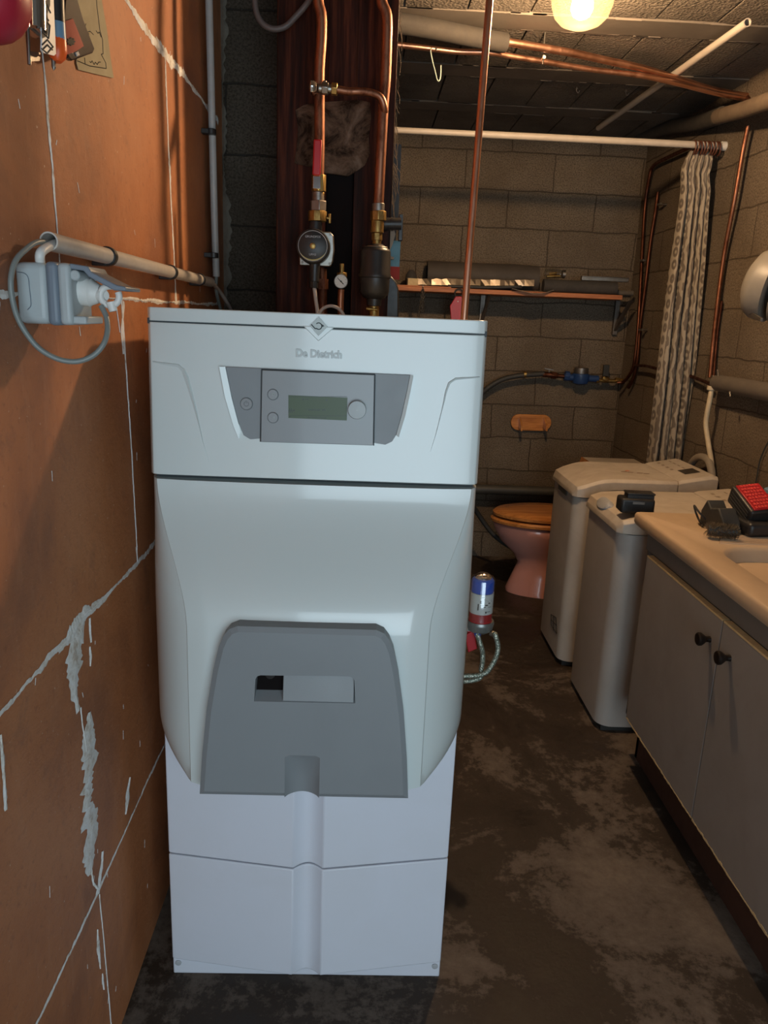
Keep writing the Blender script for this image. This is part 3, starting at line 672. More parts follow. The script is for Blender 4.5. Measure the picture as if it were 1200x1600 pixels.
# sloping catch inside the window and a black plate for the burner space's shade
b = MB(); c0 = dp(442, 1056); c1 = dp(442, 1097)
b.box((w3.x-0.005, yd+0.0215, w3.z-0.005), (w2.x+0.005, yd+0.024, w0.z+0.005)); b.build('burner_recess_shade', M['black_recess'], bd)
b = MB(); b.prism([(c0.x, yd+0.010, w0.z+0.004), (c0.x, yd-0.0004, w2.z+0.001), (c0.x, yd+0.021, w2.z+0.001), (c0.x, yd+0.021, w0.z+0.004)], (w1.x-c0.x+0.001, 0, 0)); b.build('window_catch', M['grey_panel'], bd, bevel=0.001)
b = MB(); b.lathe((dp(420, 1060).x, yd+0.022, dp(420, 1062).z), (0, -1, 0), [(0, .009), (.004, .008), (.005, .004)], seg=20); b.build('burner_cap', M['black'], bd)

# ------------------------------------------------------------------ water filter at the boiler's right side
fx, fy = 0.332, 1.90
fz = at(752, 968, y=fy).z
flt = thing('water_filter', (fx, fy, fz-0.04), 'clear canister water filter with blue cap and red ring beside the boiler', 'water filter')
b = MB(); b.lathe((fx, fy, fz-0.036), (0, 0, 1), [(0, 0.020), (0.01, 0.034), (0.026, 0.038), (0.030, 0.038), (0.036, 0.036)], seg=36); b.box((BX+HW, fy-0.012, fz-0.03), (fx-0.02, fy+0.012, fz-0.008)); b.build('filter_head', M['silver'], flt)
b = MB(); b.lathe((fx, fy, fz), (0, 0, 1), [(0, 0.032), (0.004, 0.030), (0.024, 0.030), (0.024, .005)], seg=36); b.build('red_ring', M['red'], flt)
b = MB(); b.lathe((fx, fy, fz+0.024), (0, 0, 1), [(0, 0.031), (0.056, 0.031)], seg=40); lb = b.build('paper_label', M['white_pl'], flt)
b = MB()
def onlab(u, v, w_, h_):   # small ink marks wrapped on the label; u angle from the camera side
    aa = [-PI/2+(u-w_/2), -PI/2+(u+w_/2)]
    b.quad(*[(fx+0.0313*math.cos(a), fy+0.0313*math.sin(a), fz+0.024+z_) for a, z_ in ((aa[0], v-h_/2), (aa[1], v-h_/2), (aa[1], v+h_/2), (aa[0], v+h_/2))])
for u, v, w_, h_ in ((-.05, .050, .25, .003), (-.42, .022, .10, .018), (-.2, .036, .16, .008), (-.1, .027, .3, .0025), (.12, .023, .22, .002), (.3, .028, .25, .003), (.55, .033, .2, .003), (.5, .042, .5, .0008), (.6, .038, .4, .0012), (.28, .008, .12, .005), (.55, .009, .3, .0015), (.62, .022, .3, .0015)): onlab(u, v, w_, h_)
b.build('label_print', M['ink'], lb)
b = MB(); b.lathe((fx, fy, fz+0.081), (0, 0, 1), [(0, 0.030), (0.030, 0.030), (0.036, 0.026), (0.038, 0.020)], seg=36)
b.build('blue_cartridge', M['blue'], flt)
b = MB(); b.lathe((fx, fy, fz+0.002), (0, 0, 1), [(0, 0.0325), (0.112, 0.0325), (0.120, 0.028), (0.124, 0.02)], seg=36, caps=(False, False)); b.build('clear_sleeve', M['clear'], flt)
b = MB(); b.lathe((fx, fy, fz+0.118), (0, 0, 1), [(0, 0.022), (0.004, 0.022), (0.010, 0.017), (0.014, 0.010), (0.0155, 0.002)], seg=30); b.build('dome_cap', M['chrome'], flt)
h1 = at(746, 982, y=1.88); h2 = at(768, 975, y=1.88)
for hp, cn, path, nm in ((h1, M['blue'], [(747,995),(754,1020),(752,1045),(744,1062),(722,1072)], 0), (h2, M['steel'], [(774,992),(778,1015),(768,1040),(748,1055),(722,1060)], 1)):
    b = MB(); q0 = at(path[0][0], path[0][1], y=1.87); b.cyl(Vector((hp.x, 1.88, fz-0.03)), q0, 0.0085, 0.0075, seg=6, rot=.3); b.build('hose_nut', cn, flt)
    b = MB(); b.tube([Vector((hp.x, 1.88, fz-0.04)).lerp(q0, .8)]+[at(x, y, y=1.87-0.012*nm) for x, y in path[:-1]]+[Vector((BX+HW-0.005, 1.88, at(722, 1068-12*nm, y=1.88).z))], 0.0068, seg=12, smooth=6); b.build('braided_hose', M['braid'], flt)
b = MB(); b.obox(at(736, 1002, y=1.9), (0.012, 0, 0.006), (0, 0.004, 0), (-0.006, 0, 0.026)); b.box((BX+HW-0.002, 1.895, at(736, 985, y=1.9).z-.004), (at(736, 985, y=1.9).x+.01, 1.905, at(736, 985, y=1.9).z+.004)); b.build('red_lever', M['red'], flt, bevel=0.002)

# ------------------------------------------------------------------ pipework above the boiler
PY = 2.13
def P(px, py, y=PY): return at(px, py, y=y)
lp = thing('heating_pipe', P(500, 270), 'dark copper heating pipe with red lever valve above the pump', 'pipe')
b = MB(); b.tube([P(494,-60), P(497,0), P(502,25), P(502,60), P(499,110), P(499,160), P(499,230), P(498,275)], 0.0135, seg=20, smooth=8); b.build('copper_tube', M['copper'], lp)
zc = P(498, 285)
b = MB(); b.cyl(P(498,273), P(498,300), 0.019, seg=8); b.cyl(P(498,300), P(497,315), 0.015, seg=20); b.build('ball_valve_body', M['brass'], lp, bevel=0.002)
b = MB(); lv = P(495, 285, PY-0.03); b.cyl(lv, lv+Vector((0, 0.03, 0)), 0.007, seg=6); b.obox(P(495, 285, PY-0.032), (0.010, 0, 0), (0, 0.0015, 0), (0, 0, 0.015)); b.build('lever_bracket', M['chrome'], lp, bevel=0.001)
b = MB(); b.obox(P(495.5, 246, PY-0.034), (0.0105, 0, 0), (0, 0.004, 0), (0.001, 0, 0.042)); b.build('red_lever', M['red'], lp, bevel=0.004, seg=3)
b = MB(); b.cyl(P(497,300), P(497,316), 0.016, seg=20); b.cyl(P(497,314), P(497,330), 0.0225, seg=6, rot=.3); b.build('union_nut', M['steel_dark'], lp, bevel=0.0015)
b = MB(); b.cyl(P(496,330), P(496,346), 0.0245, seg=10); b.cyl(P(503,338), P(516,342), 0.003, seg=10); b.cyl(P(515,334), P(515,349), 0.0035, seg=8); b.build('brass_collar', M['brass'], lp, bevel=0.002)

pump = thing('circulation_pump', P(490, 385), 'round black circulation pump with yellow arc on its face', 'pump')
pc = P(490, 386); pr = 0.044
b = MB(); b.cyl(P(494,346), P(492,365), 0.0155, 0.019, seg=20); b.build('pump_neck', M['black'], pump, bevel=0.001)
b = MB(); b.cyl(P(492,406), P(491,440), 0.015, 0.013, seg=20)
b.cyl(P(491,425), P(490,450), 0.012, seg=8); b.build('cable_plug', M['black'], pump, bevel=0.001)
b = MB(); dd = pc+Vector((0.006, 0.022, -.002))
b.prism([dd+Vector(p) for p in ((-.045,0,-.045),(.038,0,-.045),(.045,0,-.03),(.048,0,0),(.045,0,.035),(.036,0,.044),(-.03,0,.044),(-.048,0,.02))], (0, 0.012, 0)); b.build('pump_flange', M['steel'], pump, bevel=0.003)
for sx, sz in ((1, 1), (1, -1), (-1, -1)):
    b = MB(); b.lathe(dd+Vector((sx*.037, 0, sz*.037)), (0, -1, 0), [(0, .004), (.003, .004), (.0032, .001)], seg=6); b.build('flange_bolt', M['steel_dark'], pump)
b = MB(); b.lathe(pc+Vector((0, 0.02, 0)), (0, -1, 0), [(0, pr), (0.045, pr), (0.052, pr*0.96), (0.054, pr*0.9), (0.054, .001)], seg=48); b.build('pump_housing', M['black'], pump)
b = MB(); fy_ = pc+Vector((0, -0.035, 0))
b.tube([fy_+Vector((pr*.85*math.cos(a), 0, pr*.85*math.sin(a))) for a in [2*PI*i/40 for i in range(41)]], 0.0007, seg=5, smooth=0); b.build('face_ring', M['pearl'], pump)
b = MB(); V = []; Fc = []
for i in range(21):
    a = PI*1.08+PI*.86*i/20; tk = 0.0045*math.sin(PI*i/20)
    V += [fy_+Vector((pr*.86*math.cos(a), -.0004, pr*.86*math.sin(a))), fy_+Vector(((pr*.86-tk)*math.cos(a), -.0004, (pr*.86-tk)*math.sin(a)))]
    if i: Fc.append((2*i-2, 2*i, 2*i+1, 2*i-1))
b.add(V, Fc); b.build('yellow_arc', mat('yellow_arc_paint', (0.42, 0.34, 0.08), 0.4), pump, smooth=False)
b = MB(); b.lathe(fy_, (0, -1, 0), [(0, .008), (.002, .008), (.003, .006), (.003, .001)], seg=8); b.build('brass_plug', M['brass'], pump)
text('pump_lettering', 'GRUNDFOS', fy_+Vector((0, -.0003, .0225)), 0.0075, M['pearl'], pump, .0002)
text('pump_model_lettering', 'UPM3', fy_+Vector((0, -.0003, -.0215)), 0.0075, M['pearl'], pump, .0002)
b = MB(); b.tube([P(491,448), P(493,465), P(496,487), P(497, 500)], 0.0052, seg=10); tag(b.build('power_cable', M['cable_white']), 'white cable hanging straight down from the pump', 'cable')
b = MB(); b.tube([P(496,500), P(499,490), P(505,482), P(516,478), P(527,481), P(535,489), P(540,500)], 0.0046, seg=10); tag(b.build('looped_cable', M['cable_white']), 'white cable arching over the boiler lid right of the pump cable', 'cable')
b = MB(); b.cyl(P(503,420,2.16), P(504,500,2.16), 0.013, seg=16); b.cyl(P(503,436,2.155), P(503,452,2.155), 0.0175, seg=6); tag(b.build('pipe_stub', M['copper_old']), 'dark copper pipe stub behind the pump plug', 'pipe')

g = thing('pressure_gauge', P(533, 441), 'small round white-faced pressure gauge on a copper stem', 'gauge')
gc = P(533, 440)
b = MB(); b.lathe(gc, (0, -1, 0), [(0, .0185), (.014, .0185), (.0155, .0175), (.0155, .0165), (.013, .0165)], seg=36, caps=(True, False)); b.build('gauge_case', M['steel_dark'], g)
b = MB(); b.lathe(gc+Vector((0, -.0135, 0)), (0, -1, 0), [(0, .0165), (.0004, .0165), (.0004, .0005)], seg=36); b.build('gauge_face', mat('gauge_white', (0.62, 0.60, 0.56), 0.4), g)
b = MB(); f0 = gc+Vector((0, -.0146, 0)); b.cyl(f0+Vector((-.010, 0, .009)), f0+Vector((.007, 0, -.007)), .0007, .0014, seg=6); b.lathe(f0, (0, -1, 0), [(0, .0022), (.001, .002)], seg=12)
for i in range(9):
    a = -PI*.25+PI*1.5*i/8; b.cyl(f0+Vector((.0125*math.cos(a), 0, .0125*math.sin(a))), f0+Vector((.0145*math.cos(a), 0, .0145*math.sin(a))), .0004, seg=4)
b.build('gauge_needle', M['ink'], g)
b = MB(); b.cyl(P(534,426,2.145), P(534,436,2.145), 0.0135, seg=10); b.cyl(P(534,412,2.145), P(534,428,2.145), 0.006, seg=10); b.build('brass_fitting', M['brass'], g, bevel=.001)
b = MB(); b.tube([P(533,452,2.145), P(532,470,2.145), P(532,502,2.145)], 0.0085, seg=14, smooth=2); b.build('copper_stem', M['copper'], g)

rp = thing('return_pipe', P(592, 270), 'copper return pipe rising from the black separator, right of the lever valve pipe', 'pipe')
b = MB(); b.tube([P(592,-60), P(596,0), P(604,25), P(604,70), P(602,125), P(599,160), P(597,200), P(593,280), P(591,325)], 0.0138, seg=20, smooth=8); b.build('copper_tube', M['copper'], rp)
b = MB(); b.cyl(P(591,318), P(591,332), 0.0165, seg=20); b.build('solder_sleeve', M['steel_dark'], rp, bevel=.001)
b = MB(); b.cyl(P(591,330), P(591,345), 0.021, seg=8); b.cyl(P(590,345), P(589,364), 0.017, seg=24); b.cyl(P(589,364), P(589,376), 0.0145, seg=6); b.cyl(P(589,374), P(588,384), 0.012, seg=16)
b.build('brass_fitting', M['brass'], rp, bevel=.0015)
bp = thing('bypass_valve', P(520, 140), 'short bypass with chrome angle valve linking the two copper pipes', 'valve')
b = MB(); b.lathe(P(492,137,PY-.02)-Vector((.014,0,0)), (1, 0, 0), [(0, .011), (.004, .0185), (.012, .018), (.020, .012)], seg=8); b.build('valve_cap', M['chrome'], bp, bevel=.001)
b = MB(); b.cyl(P(497,138,PY-.02), P(528,140,PY-.015), .0105, seg=16); b.cyl(P(503,138,PY-.02), P(513,139,PY-.02), .0155, seg=6); b.cyl(P(507,132,PY-.02), P(508,126,PY-.02), .005, seg=10); b.build('valve_body', M['steel'], bp, bevel=.0015)
b = MB(); b.cyl(P(518,139,PY-.018), P(527,140,PY-.018), .0155, seg=6); b.build('brass_nut', M['brass'], bp, bevel=.0015)
b = MB(); b.tube([P(527,140,PY-.018), P(545,143,PY-.018), P(565,143,PY-.018), P(583,146,PY-.018), P(595,153,PY-.018), P(600,168,PY-.012), P(600,178,PY)], 0.0095, seg=16, smooth=6); b.build('bypass_tube', M['copper'], bp)

sep = thing('dirt_separator', P(588, 430), 'black cylindrical dirt separator on the right copper pipe', 'separator')
sc_ = P(588, 384); hz = P(588, 384).z-P(588, 470).z
b = MB(); b.lathe(Vector((sc_.x-.001, PY, sc_.z+.004)), (0, 0, -1), [(0, .018), (.006, .026), (.014, .038), (.020, .040), (hz*.52, .041), (hz*.55, .043), (hz*.60, .043), (hz*.62, .040), (hz*.88, .039), (hz*.97, .030), (hz*1.0, .020), (hz*1.12, .019)], seg=40); b.build('separator_body', M['black'], sep)
b = MB(); b.tube([Vector((sc_.x-.001+.030*math.cos(a), PY+.030*math.sin(a), sc_.z-.004)) for a in [2*PI*i/30 for i in range(31)]], 0.002, seg=6, smooth=0); b.build('steel_clamp', M['steel'], sep)
b = MB(); b.cyl(P(584,478), P(584,500), 0.014, seg=12); b.cyl(P(572,482,PY-.01), P(590,484,PY-.01), .005, seg=10); b.build('brass_drain', M['brass'], sep, bevel=.001)
# things hung beside the chimney column
hk = thing('pipe_clamp', P(616, 350, 2.30), 'black ribbed pipe clamp on the chimney column edge', 'clamp')
b = MB(); b.cyl(P(600,350,2.24), P(627,350,2.24), 0.0165, seg=20); b.cyl(P(601,350,2.24), P(604,350,2.24), .019, seg=20); b.cyl(P(611,350,2.24), P(614,350,2.24), .018, seg=20); b.build('clamp_barrel', M['black'], hk)
b = MB(); b.obox(P(626, 356, 2.25), (.006, 0, 0), (0, .012, 0), (0, 0, .035)); b.build('clamp_plate', M['black'], hk, bevel=.002)
b = MB(); b.box((.0605, 2.34, 1.70), (.079, 2.36, 1.36)); b.box((.0605, 2.345, 1.70), (.084, 2.355, 1.92)); tag(b.build('hanging_strap', M['rubber']), 'black strip hanging on the right side of the chimney column', 'strap')
pk = thing('blister_pack', P(616, 405, 2.33), 'teal and red card package hanging beside the black separator', 'package')
b = MB(); b.prism([at(x, y, y=2.32) for x, y in ((606,376),(626,376),(624,417),(606,416))], (0, .008, 0)); b.build('teal_card', M['teal'], pk)
b = MB(); b.prism([at(x, y, y=2.318) for x, y in ((606,416),(624.5,417),(624,437),(606,436))], (0, .010, 0)); b.build('red_card', M['red_card'], pk)
b = MB(); b.prism([at(x, y, y=2.27) for x, y in ((603,360),(616,359),(618,366),(614,380),(609,392),(610,400),(616,402),(615,405),(603,405))], (0, .02, 0)); tag(b.build('wooden_handle', M['wood_pale']), 'pale curved wooden tool handle in front of the teal card', 'tool handle')
b = MB(); b.prism([at(x, y, y=2.30) for x, y in ((590,430),(604,429),(612,432),(619,440),(623,452),(623,500),(590,500))], (0, .035, 0)); tag(b.build('black_case', M['black'], bevel=.004), 'black rounded plastic case behind the separator above the boiler', 'case')
# cable loop and fibres at the top
b = MB(); b.tube([at(x, y, y=2.2) for x, y in ((398,-40),(399,10),(408,34),(425,45),(445,42),(462,26),(482,2),(505,-40))], 0.0075, seg=12); tag(b.build('flexible_conduit', wear(mat('grey_flex', (0.10, 0.085, 0.08), 0.5), (.05, .04, .04), .4, 30)), 'dark grey flexible conduit looping down at the top of the pier', 'conduit')
b = MB(); rnd = random.Random(8)
for i in range(46):
    z_ = rnd.uniform(1.72, 2.3); p = Vector((.061, 2.26+rnd.uniform(0, .02), z_)); q = p+Vector((rnd.uniform(.002, .012), rnd.uniform(-.01, .01), -rnd.uniform(.02, .07)))
    b.tube([p, p.lerp(q, .5)+Vector((rnd.uniform(-.003, .006), 0, 0)), q], .0006, seg=4, smooth=3)
for i in range(12):
    p = Vector((.062, 2.262, 1.83+rnd.uniform(-.03, .03))); q = p+Vector((rnd.uniform(.004, .022), -.004, -rnd.uniform(.02, .06))); b.tube([p, p.lerp(q, .5)+Vector((rnd.uniform(0, .01), 0, 0)), q], .0006, seg=4, smooth=3)
tag(b.build('jute_fibres', M['jute']), 'frayed jute fibres along the chimney column edge', 'fibres', kind='stuff')

# tall bright copper pipe, right of the column
tp = at(765, 0, y=2.05); bt = at(725, 497, y=1.93)
b = MB(); d = (tp-bt); b.tube([Vector((bt.x, bt.y, .003)), bt-Vector((0, 0, .3)), bt, bt+d*.5, tp, Vector((tp.x+.01, tp.y+.02, CZ))], 0.0088, seg=20, smooth=4)
tag(b.build('copper_riser', M['copper_bright']), 'bright copper pipe rising from the boiler lid to the ceiling', 'pipe')

# ------------------------------------------------------------------ left wall fittings
def WL(px, py, x=-0.435): return at(px, py, x=x)
cd = thing('wall_conduit', WL(332, 220), 'vertical grey conduit on the orange wall corner', 'conduit')
b = MB(); b.tube([WL(325,-60), WL(328,60), WL(332,220), WL(335,340), WL(338,432)], 0.0098, seg=20, smooth=3); b.build('conduit_tube', M['pvc_grey'], cd)
for py in (206, 399):
    c_ = WL(330+(py-206)*.02, py); b = MB(); b.cyl(c_-Vector((0, 0, .007)), c_+Vector((0, 0, .007)), .0135, seg=20); b.box((LX, c_.y-.012, c_.z-.006), (c_.x, c_.y+.012, c_.z+.006)); b.build('conduit_clip', M['black'], cd, bevel=.001)
cd = thing('wall_conduit', WL(200, 405), 'pale horizontal conduit stub above the grey socket', 'conduit')
c0, c1 = WL(76, 377, -.43), WL(329, 441, -.43)
b = MB(); u, w_ = b.frame(c1-c0)
rings = [[p+(u*math.cos(a)+w_*math.sin(a))*r for a in [2*PI*i/28 for i in range(28)]] for p, r in ((c0+(c1-c0)*.06, .010), (c0, .0105), (c0, .0125), (c1, .0125), (c1, .0105), (c1+(c0-c1)*.02, .010))]
b.loft(rings, True, (False, False)); b.build('conduit_tube', M['pvc'], cd)
for f_ in (.22, .60, .87):
    c_ = c0.lerp(c1, f_); dr = (c1-c0).normalized(); b = MB(); b.cyl(c_-dr*.007, c_+dr*.007, .0155, seg=24); b.obox(c_+Vector((-.012, 0, -.008)), (.012, 0, 0), dr*.011, (0, 0, .008)); b.build('conduit_clip', M['black'], cd, bevel=.0015)
b = MB(); b.tube([WL(338,432), WL(338,455), WL(345,485), WL(350,500)], .005, seg=10); b.tube([WL(331,441,-.43), WL(343,455,-.43), WL(356,475,-.42), WL(366,495,-.42)], .0055, seg=10, mi=1); tag(b.build('twin_cables', [M['cable_grey'], M['cable_white']]), 'grey and white cables leaving the conduits behind the boiler', 'cables')

so = thing('socket_outlet', (LX, 1.10, 1.42), 'grey weatherproof wall socket with its flap lid open', 'socket')
y0 = 1.05
A = lambda px, py, y=y0: at(px, py, y=y)
def slab(pa, pb, pc_, pd, y_a, y_b, mi=0, q=None): q.prism([A(*p, y_a) for p in (pa, pb, pc_, pd)], (0, y_b-y_a, 0), mi)
zt_, zb_ = 1.499, 1.421; xa, xb, xc, xd = LX, -.419, -.404, -.388
b = MB(); b.loft([[(xa, 1.05, zt_), (xa, 1.13, zt_), (xa, 1.13, zb_), (xa, 1.05, zb_)][::1], [(xb, 1.052, zt_+.001), (xb, 1.128, zt_+.001), (xb, 1.128, zb_), (xb, 1.052, zb_)]]); b.build('back_box', M['grey_box'], so, bevel=.009, seg=4)
b = MB(); b.box((xb-.001, 1.049, zb_-.001), (xc, 1.131, zt_+.002)); b.build('slate_band', M['grey_band'], so, bevel=.006, seg=3)
b = MB(); b.box((xc-.001, 1.050, zb_), (xd, 1.130, zt_+.001)); b.build('front_frame', M['grey_box'], so, bevel=.006, seg=3)
b = MB(); b.box((xd-.004, 1.056, zb_+.002), (-.372, 1.124, zb_+.012)); b.build('lid_catch', M['grey_box'], so, bevel=.002)
b = MB(); b.cyl((-.384, 1.055, zt_-.014), (-.384, 1.125, zt_-.014), .007, seg=14); b.build('hinge', M['grey_box'], so, bevel=.002)
b = MB(); l0 = Vector((-.389, 1.055, zt_)); prof = [(-.390, zt_+.001), (-.366, zt_-.002), (-.362, zt_-.009), (-.330, zt_-.024), (-.318, zt_-.026), (-.318, zt_-.031), (-.334, zt_-.031), (-.366, zt_-.015), (-.372, zt_-.008), (-.390, zt_-.006)]
b.prism([(x, 1.056, z) for x, z in prof], (0, .068, 0)); b.build('flap_lid', M['grey_band'], so, bevel=.0015)
b = MB(); b.tube([at(x, y, y=1.0498) for x, y in ((27,425),(38,427),(44,434),(46,450),(48,468),(48,478),(43,484))], .0005, seg=4); b.build('moulding_line', M['grey_band'], so)
pgx = thing('power_plug', (-.385, 1.09, 1.455), 'white plug with finger-ring handle pushed into the grey wall socket', 'plug')
b = MB(); pz = 1.462; yy = 1.09
b.lathe((-.389, yy, pz+.004), (1, 0, -.12), [(0, .019), (.014, .019), (.016, .017), (.019, .0155), (.026, .012)], seg=28); b.build('plug_body', M['white_pl'], pgx)
b = MB(); rc = Vector((-.347, yy-.01, pz-.001))
b.tube([rc+Vector((.0125*math.cos(a), 0, .0125*math.sin(a))) for a in [PI*.42+PI*1.72*i/24 for i in range(25)]], .0045, seg=10, smooth=0); b.cyl((-.366, yy, pz), rc+Vector((-.008, 0, 0)), .011, .008, seg=16)
b.cyl(rc+Vector((.001, 0, -.008)), rc+Vector((.004, 0, -.020)), .0075, .0055, seg=14); b.build('ring_handle', M['white_pl'], pgx)
b = MB(); LPs = [(158,478),(166,495),(168,515),(163,535),(150,552),(132,562),(112,565),(88,560),(62,545),(42,522),(27,495),(19,465),(17,435),(24,408),(40,390),(60,378)]
pts = []
for i, (x, y) in enumerate(LPs):
    yy_ = [1.075, 1.07, 1.06, 1.05, 1.045, 1.04, 1.035, 1.03, 1.025, 1.02, 1.015, 1.01, 1.01, 1.02, 1.04, 1.07][i]; pts.append(at(x, y, y=yy_))
pts = [Vector((max(p.x, LX+.006), p.y, p.z)) for p in pts]
b.tube(pts+[c0+(c1-c0)*.03], .0036, seg=10, smooth=6); tag(b.build('grey_cable', M['cable_grey']), 'grey cable looping from the white plug round the socket into the conduit', 'cable')
b = MB(); e_ = c0+(c1-c0)*.02; b.tube([e_+(c1-c0)*.03, e_+Vector((.001, -.004, -.002)), Vector((-.428, 1.062, 1.512)), Vector((-.432, 1.068, zt_-.004))], .0062, seg=12, smooth=6); tag(b.build('supply_cable', M['white_pl']), 'short thick white cable from the conduit mouth into the socket top', 'cable')

# things hanging at the top left
def K(px, py, x=-0.42): return at(px, py, x=x)
hat = thing('red_lampshade', K(-10, 0), 'round ribbed crimson cover hanging at the top left corner', 'cover')
cc = at(-16, -8, x=-.41); b = MB(); rings = []
for j in range(13):
    ph = -PI/2+PI*j/12; ring = []
    for i in range(72):
        a = 2*PI*i/72; r = .045*math.cos(ph)*(1+.018*math.cos(a*36)); ring.append(cc+Vector((max(-.048, .045*math.cos(ph)*math.cos(a)*.9), r*math.sin(a), .046*math.sin(ph))))
    rings.append(ring)
b.loft(rings); b.build('ribbed_shell', M['red_deep'], hat, angle=60)
def flat(pts, x, th, name, m, lab=None, cat=None, parent=None, bevel=.001):
    b = MB(); b.prism([at(px, py, x=x) for px, py in pts], (th, 0, 0)); o = b.build(name, m, parent, bevel=bevel)
    if lab: tag(o, lab, cat)
    return o
ct = thing('chrome_tube_tool', K(60, 30), 'shiny chrome tube hanging beside the crimson cover', 'tool')
b = MB(); b.cyl(at(52, -40, x=-.40), at(54, 47, x=-.40), .0135, seg=24); b.cyl(at(54, 47, x=-.40), at(53, 49, x=-.40), .008, seg=20); b.build('chrome_barrel', M['chrome'], ct)
b = MB(); b.cyl(at(40, -40, x=-.395), at(42, 42, x=-.395), .0035, seg=12); b.build('chrome_rod', M['chrome'], ct)
ky = thing('hanging_key', K(47, 80), 'long-shanked metal key hanging from the hooks', 'key')
b = MB(); b.cyl(at(43, 44, x=-.405), at(46, 101, x=-.405), .0022, seg=12); b.build('key_shank', M['steel'], ky)
b = MB(); b.prism([at(x, y, x=-.4055) for x, y in ((47,80),(61,82),(61,85),(58,85),(58,88),(61,89),(60,95),(47,96))], (.0015, 0, 0)); b.build('key_bit', M['steel_dark'], ky)
wt = thing('patterned_strip', K(75, 40), 'white strip with black drawn diamond hanging left of the orange tool', 'strip')
b = MB(); b.prism([at(x, y, x=-.392) for x, y in ((66,-30),(80,-30),(85,84),(82,87),(65,82),(63,78))], (.002, 0, 0)); b.build('strip_card', M['white_pl'], wt)
b = MB()
for q in (((66,70),(74,62)),((74,62),(83,73)),((83,73),(74,83)),((74,83),(65,76)),((68,76),(74,70)),((74,70),(82,78)),((66,50),(76,60)),((76,60),(78,40)),((78,40),(70,30)),((70,30),(66,50)),((66,20),(76,32)),((72,5),(66,20)),((72,5),(79,20))):
    b.cyl(at(*q[0], x=-.3895), at(*q[1], x=-.3895), .0009, seg=5)
b.prism([at(x, y, x=-.3899) for x, y in ((66,-20),(78,-20),(78,8),(74,22),(76,40),(74,56),(66,60),(65,52),(70,45),(66,30))], (.0003, 0, 0)); b.build('strip_drawing', M['ink'], wt)
sd = thing('screwdriver', K(90, 50), 'screwdriver with dark, clear and orange handle hanging point down', 'screwdriver')
b = MB(); b.cyl(at(85,-30, x=-.40), at(88, 35, x=-.40), .0105, seg=16); b.build('dark_grip', M['black'], sd)
b = MB(); b.cyl(at(88, 35, x=-.40), at(90, 63, x=-.40), .0105, seg=16); b.build('clear_grip', M['blue_pale'], sd)
b = MB(); p0_, p1_ = at(90, 63, x=-.40), at(90, 94, x=-.40); b.lathe(p0_, p1_-p0_, [(0, .0105), (.012, .0115), (.020, .010), (.026, .005)], seg=18); b.build('orange_grip', M['orange_pl'], sd)
b = MB(); b.cyl(at(83, 88, x=-.405), at(84, 105, x=-.405), .0028, seg=8); b.cyl(at(84, 105, x=-.405), at(84, 110, x=-.405), .0028, .0005, seg=8); b.build('steel_tip', M['steel_dark'], sd)
ch_ = thing('tape_case', K(115, 60), 'flat case with a red card and a small black wheel', 'case')
b = MB(); b.prism([at(x, y, x=-.435) for x, y in ((95,-20),(110,-10),(122,30),(140,76),(137,83),(104,95),(98,90),(90,40))], (.008, 0, 0)); b.build('case_shell', mat('smoky_plastic', (.018, .010, .009), .25), ch_, bevel=.002)
b = MB(); b.prism([at(x, y, x=-.426) for x, y in ((98,34),(113,29),(130,72),(118,80),(102,86))], (.001, 0, 0)); b.build('red_insert', M['red_card'], ch_)
b = MB(); wc = at(110, 65, x=-.4245)
b.prism([at(110+5*math.cos(a), 65+5*math.sin(a), x=-.4248) for a in [2*PI*i/20 for i in range(20)]], (.001, 0, 0))
for i in range(8):
    a = i*PI/4; b.prism([at(110+5.4*math.cos(a)+1.4*math.cos(k), 65+5.4*math.sin(a)+1.4*math.sin(k), x=-.4247) for k in [2*PI*q/8 for q in range(8)]], (.0011, 0, 0))
b.build('black_wheel', M['ink'], ch_)
b = MB(); b.prism([at(x, y, x=-.4265) for x, y in ((117,82),(121,80),(123,86),(119,88))], (.0015, 0, 0)); b.build('clasp', M['pearl'], ch_)
pp = thing('sketch_paper', K(145, 60), 'yellowed paper with a hand-drawn plan taped to the orange wall', 'paper')
b = MB(); b.prism([at(x, y, x=LX+.0022) for x, y in ((121,-30),(153,-30),(160,10),(167,50),(172,90),(177,122),(150,116),(122,109),(119,98),(122,60))], (.0008, 0, 0)); b.build('paper_sheet', M['paper'], pp)
b = MB()
def pen(*pts):
    for a, c_ in zip(pts, pts[1:]): b.cyl(at(*a, x=LX+.0032), at(*c_, x=LX+.0032), .0007, seg=4)
pen((150,-20),(151,8),(156,48),(160,62),(161,84),(158,85),(165,98),(166,107),(140,103),(121,95)); pen((132,90),(133,101))
pen((140,96),(142,98),(144,95),(147,101),(149,97),(152,101),(154,97),(157,97)); pen((134,48),(139,53),(136,50),(141,49),(146,54)); pen((130,38),(133,42),(134,37)); pen((150,48),(153,52),(155,50),(158,58))
b.build('pen_lines', M['ink'], pp)

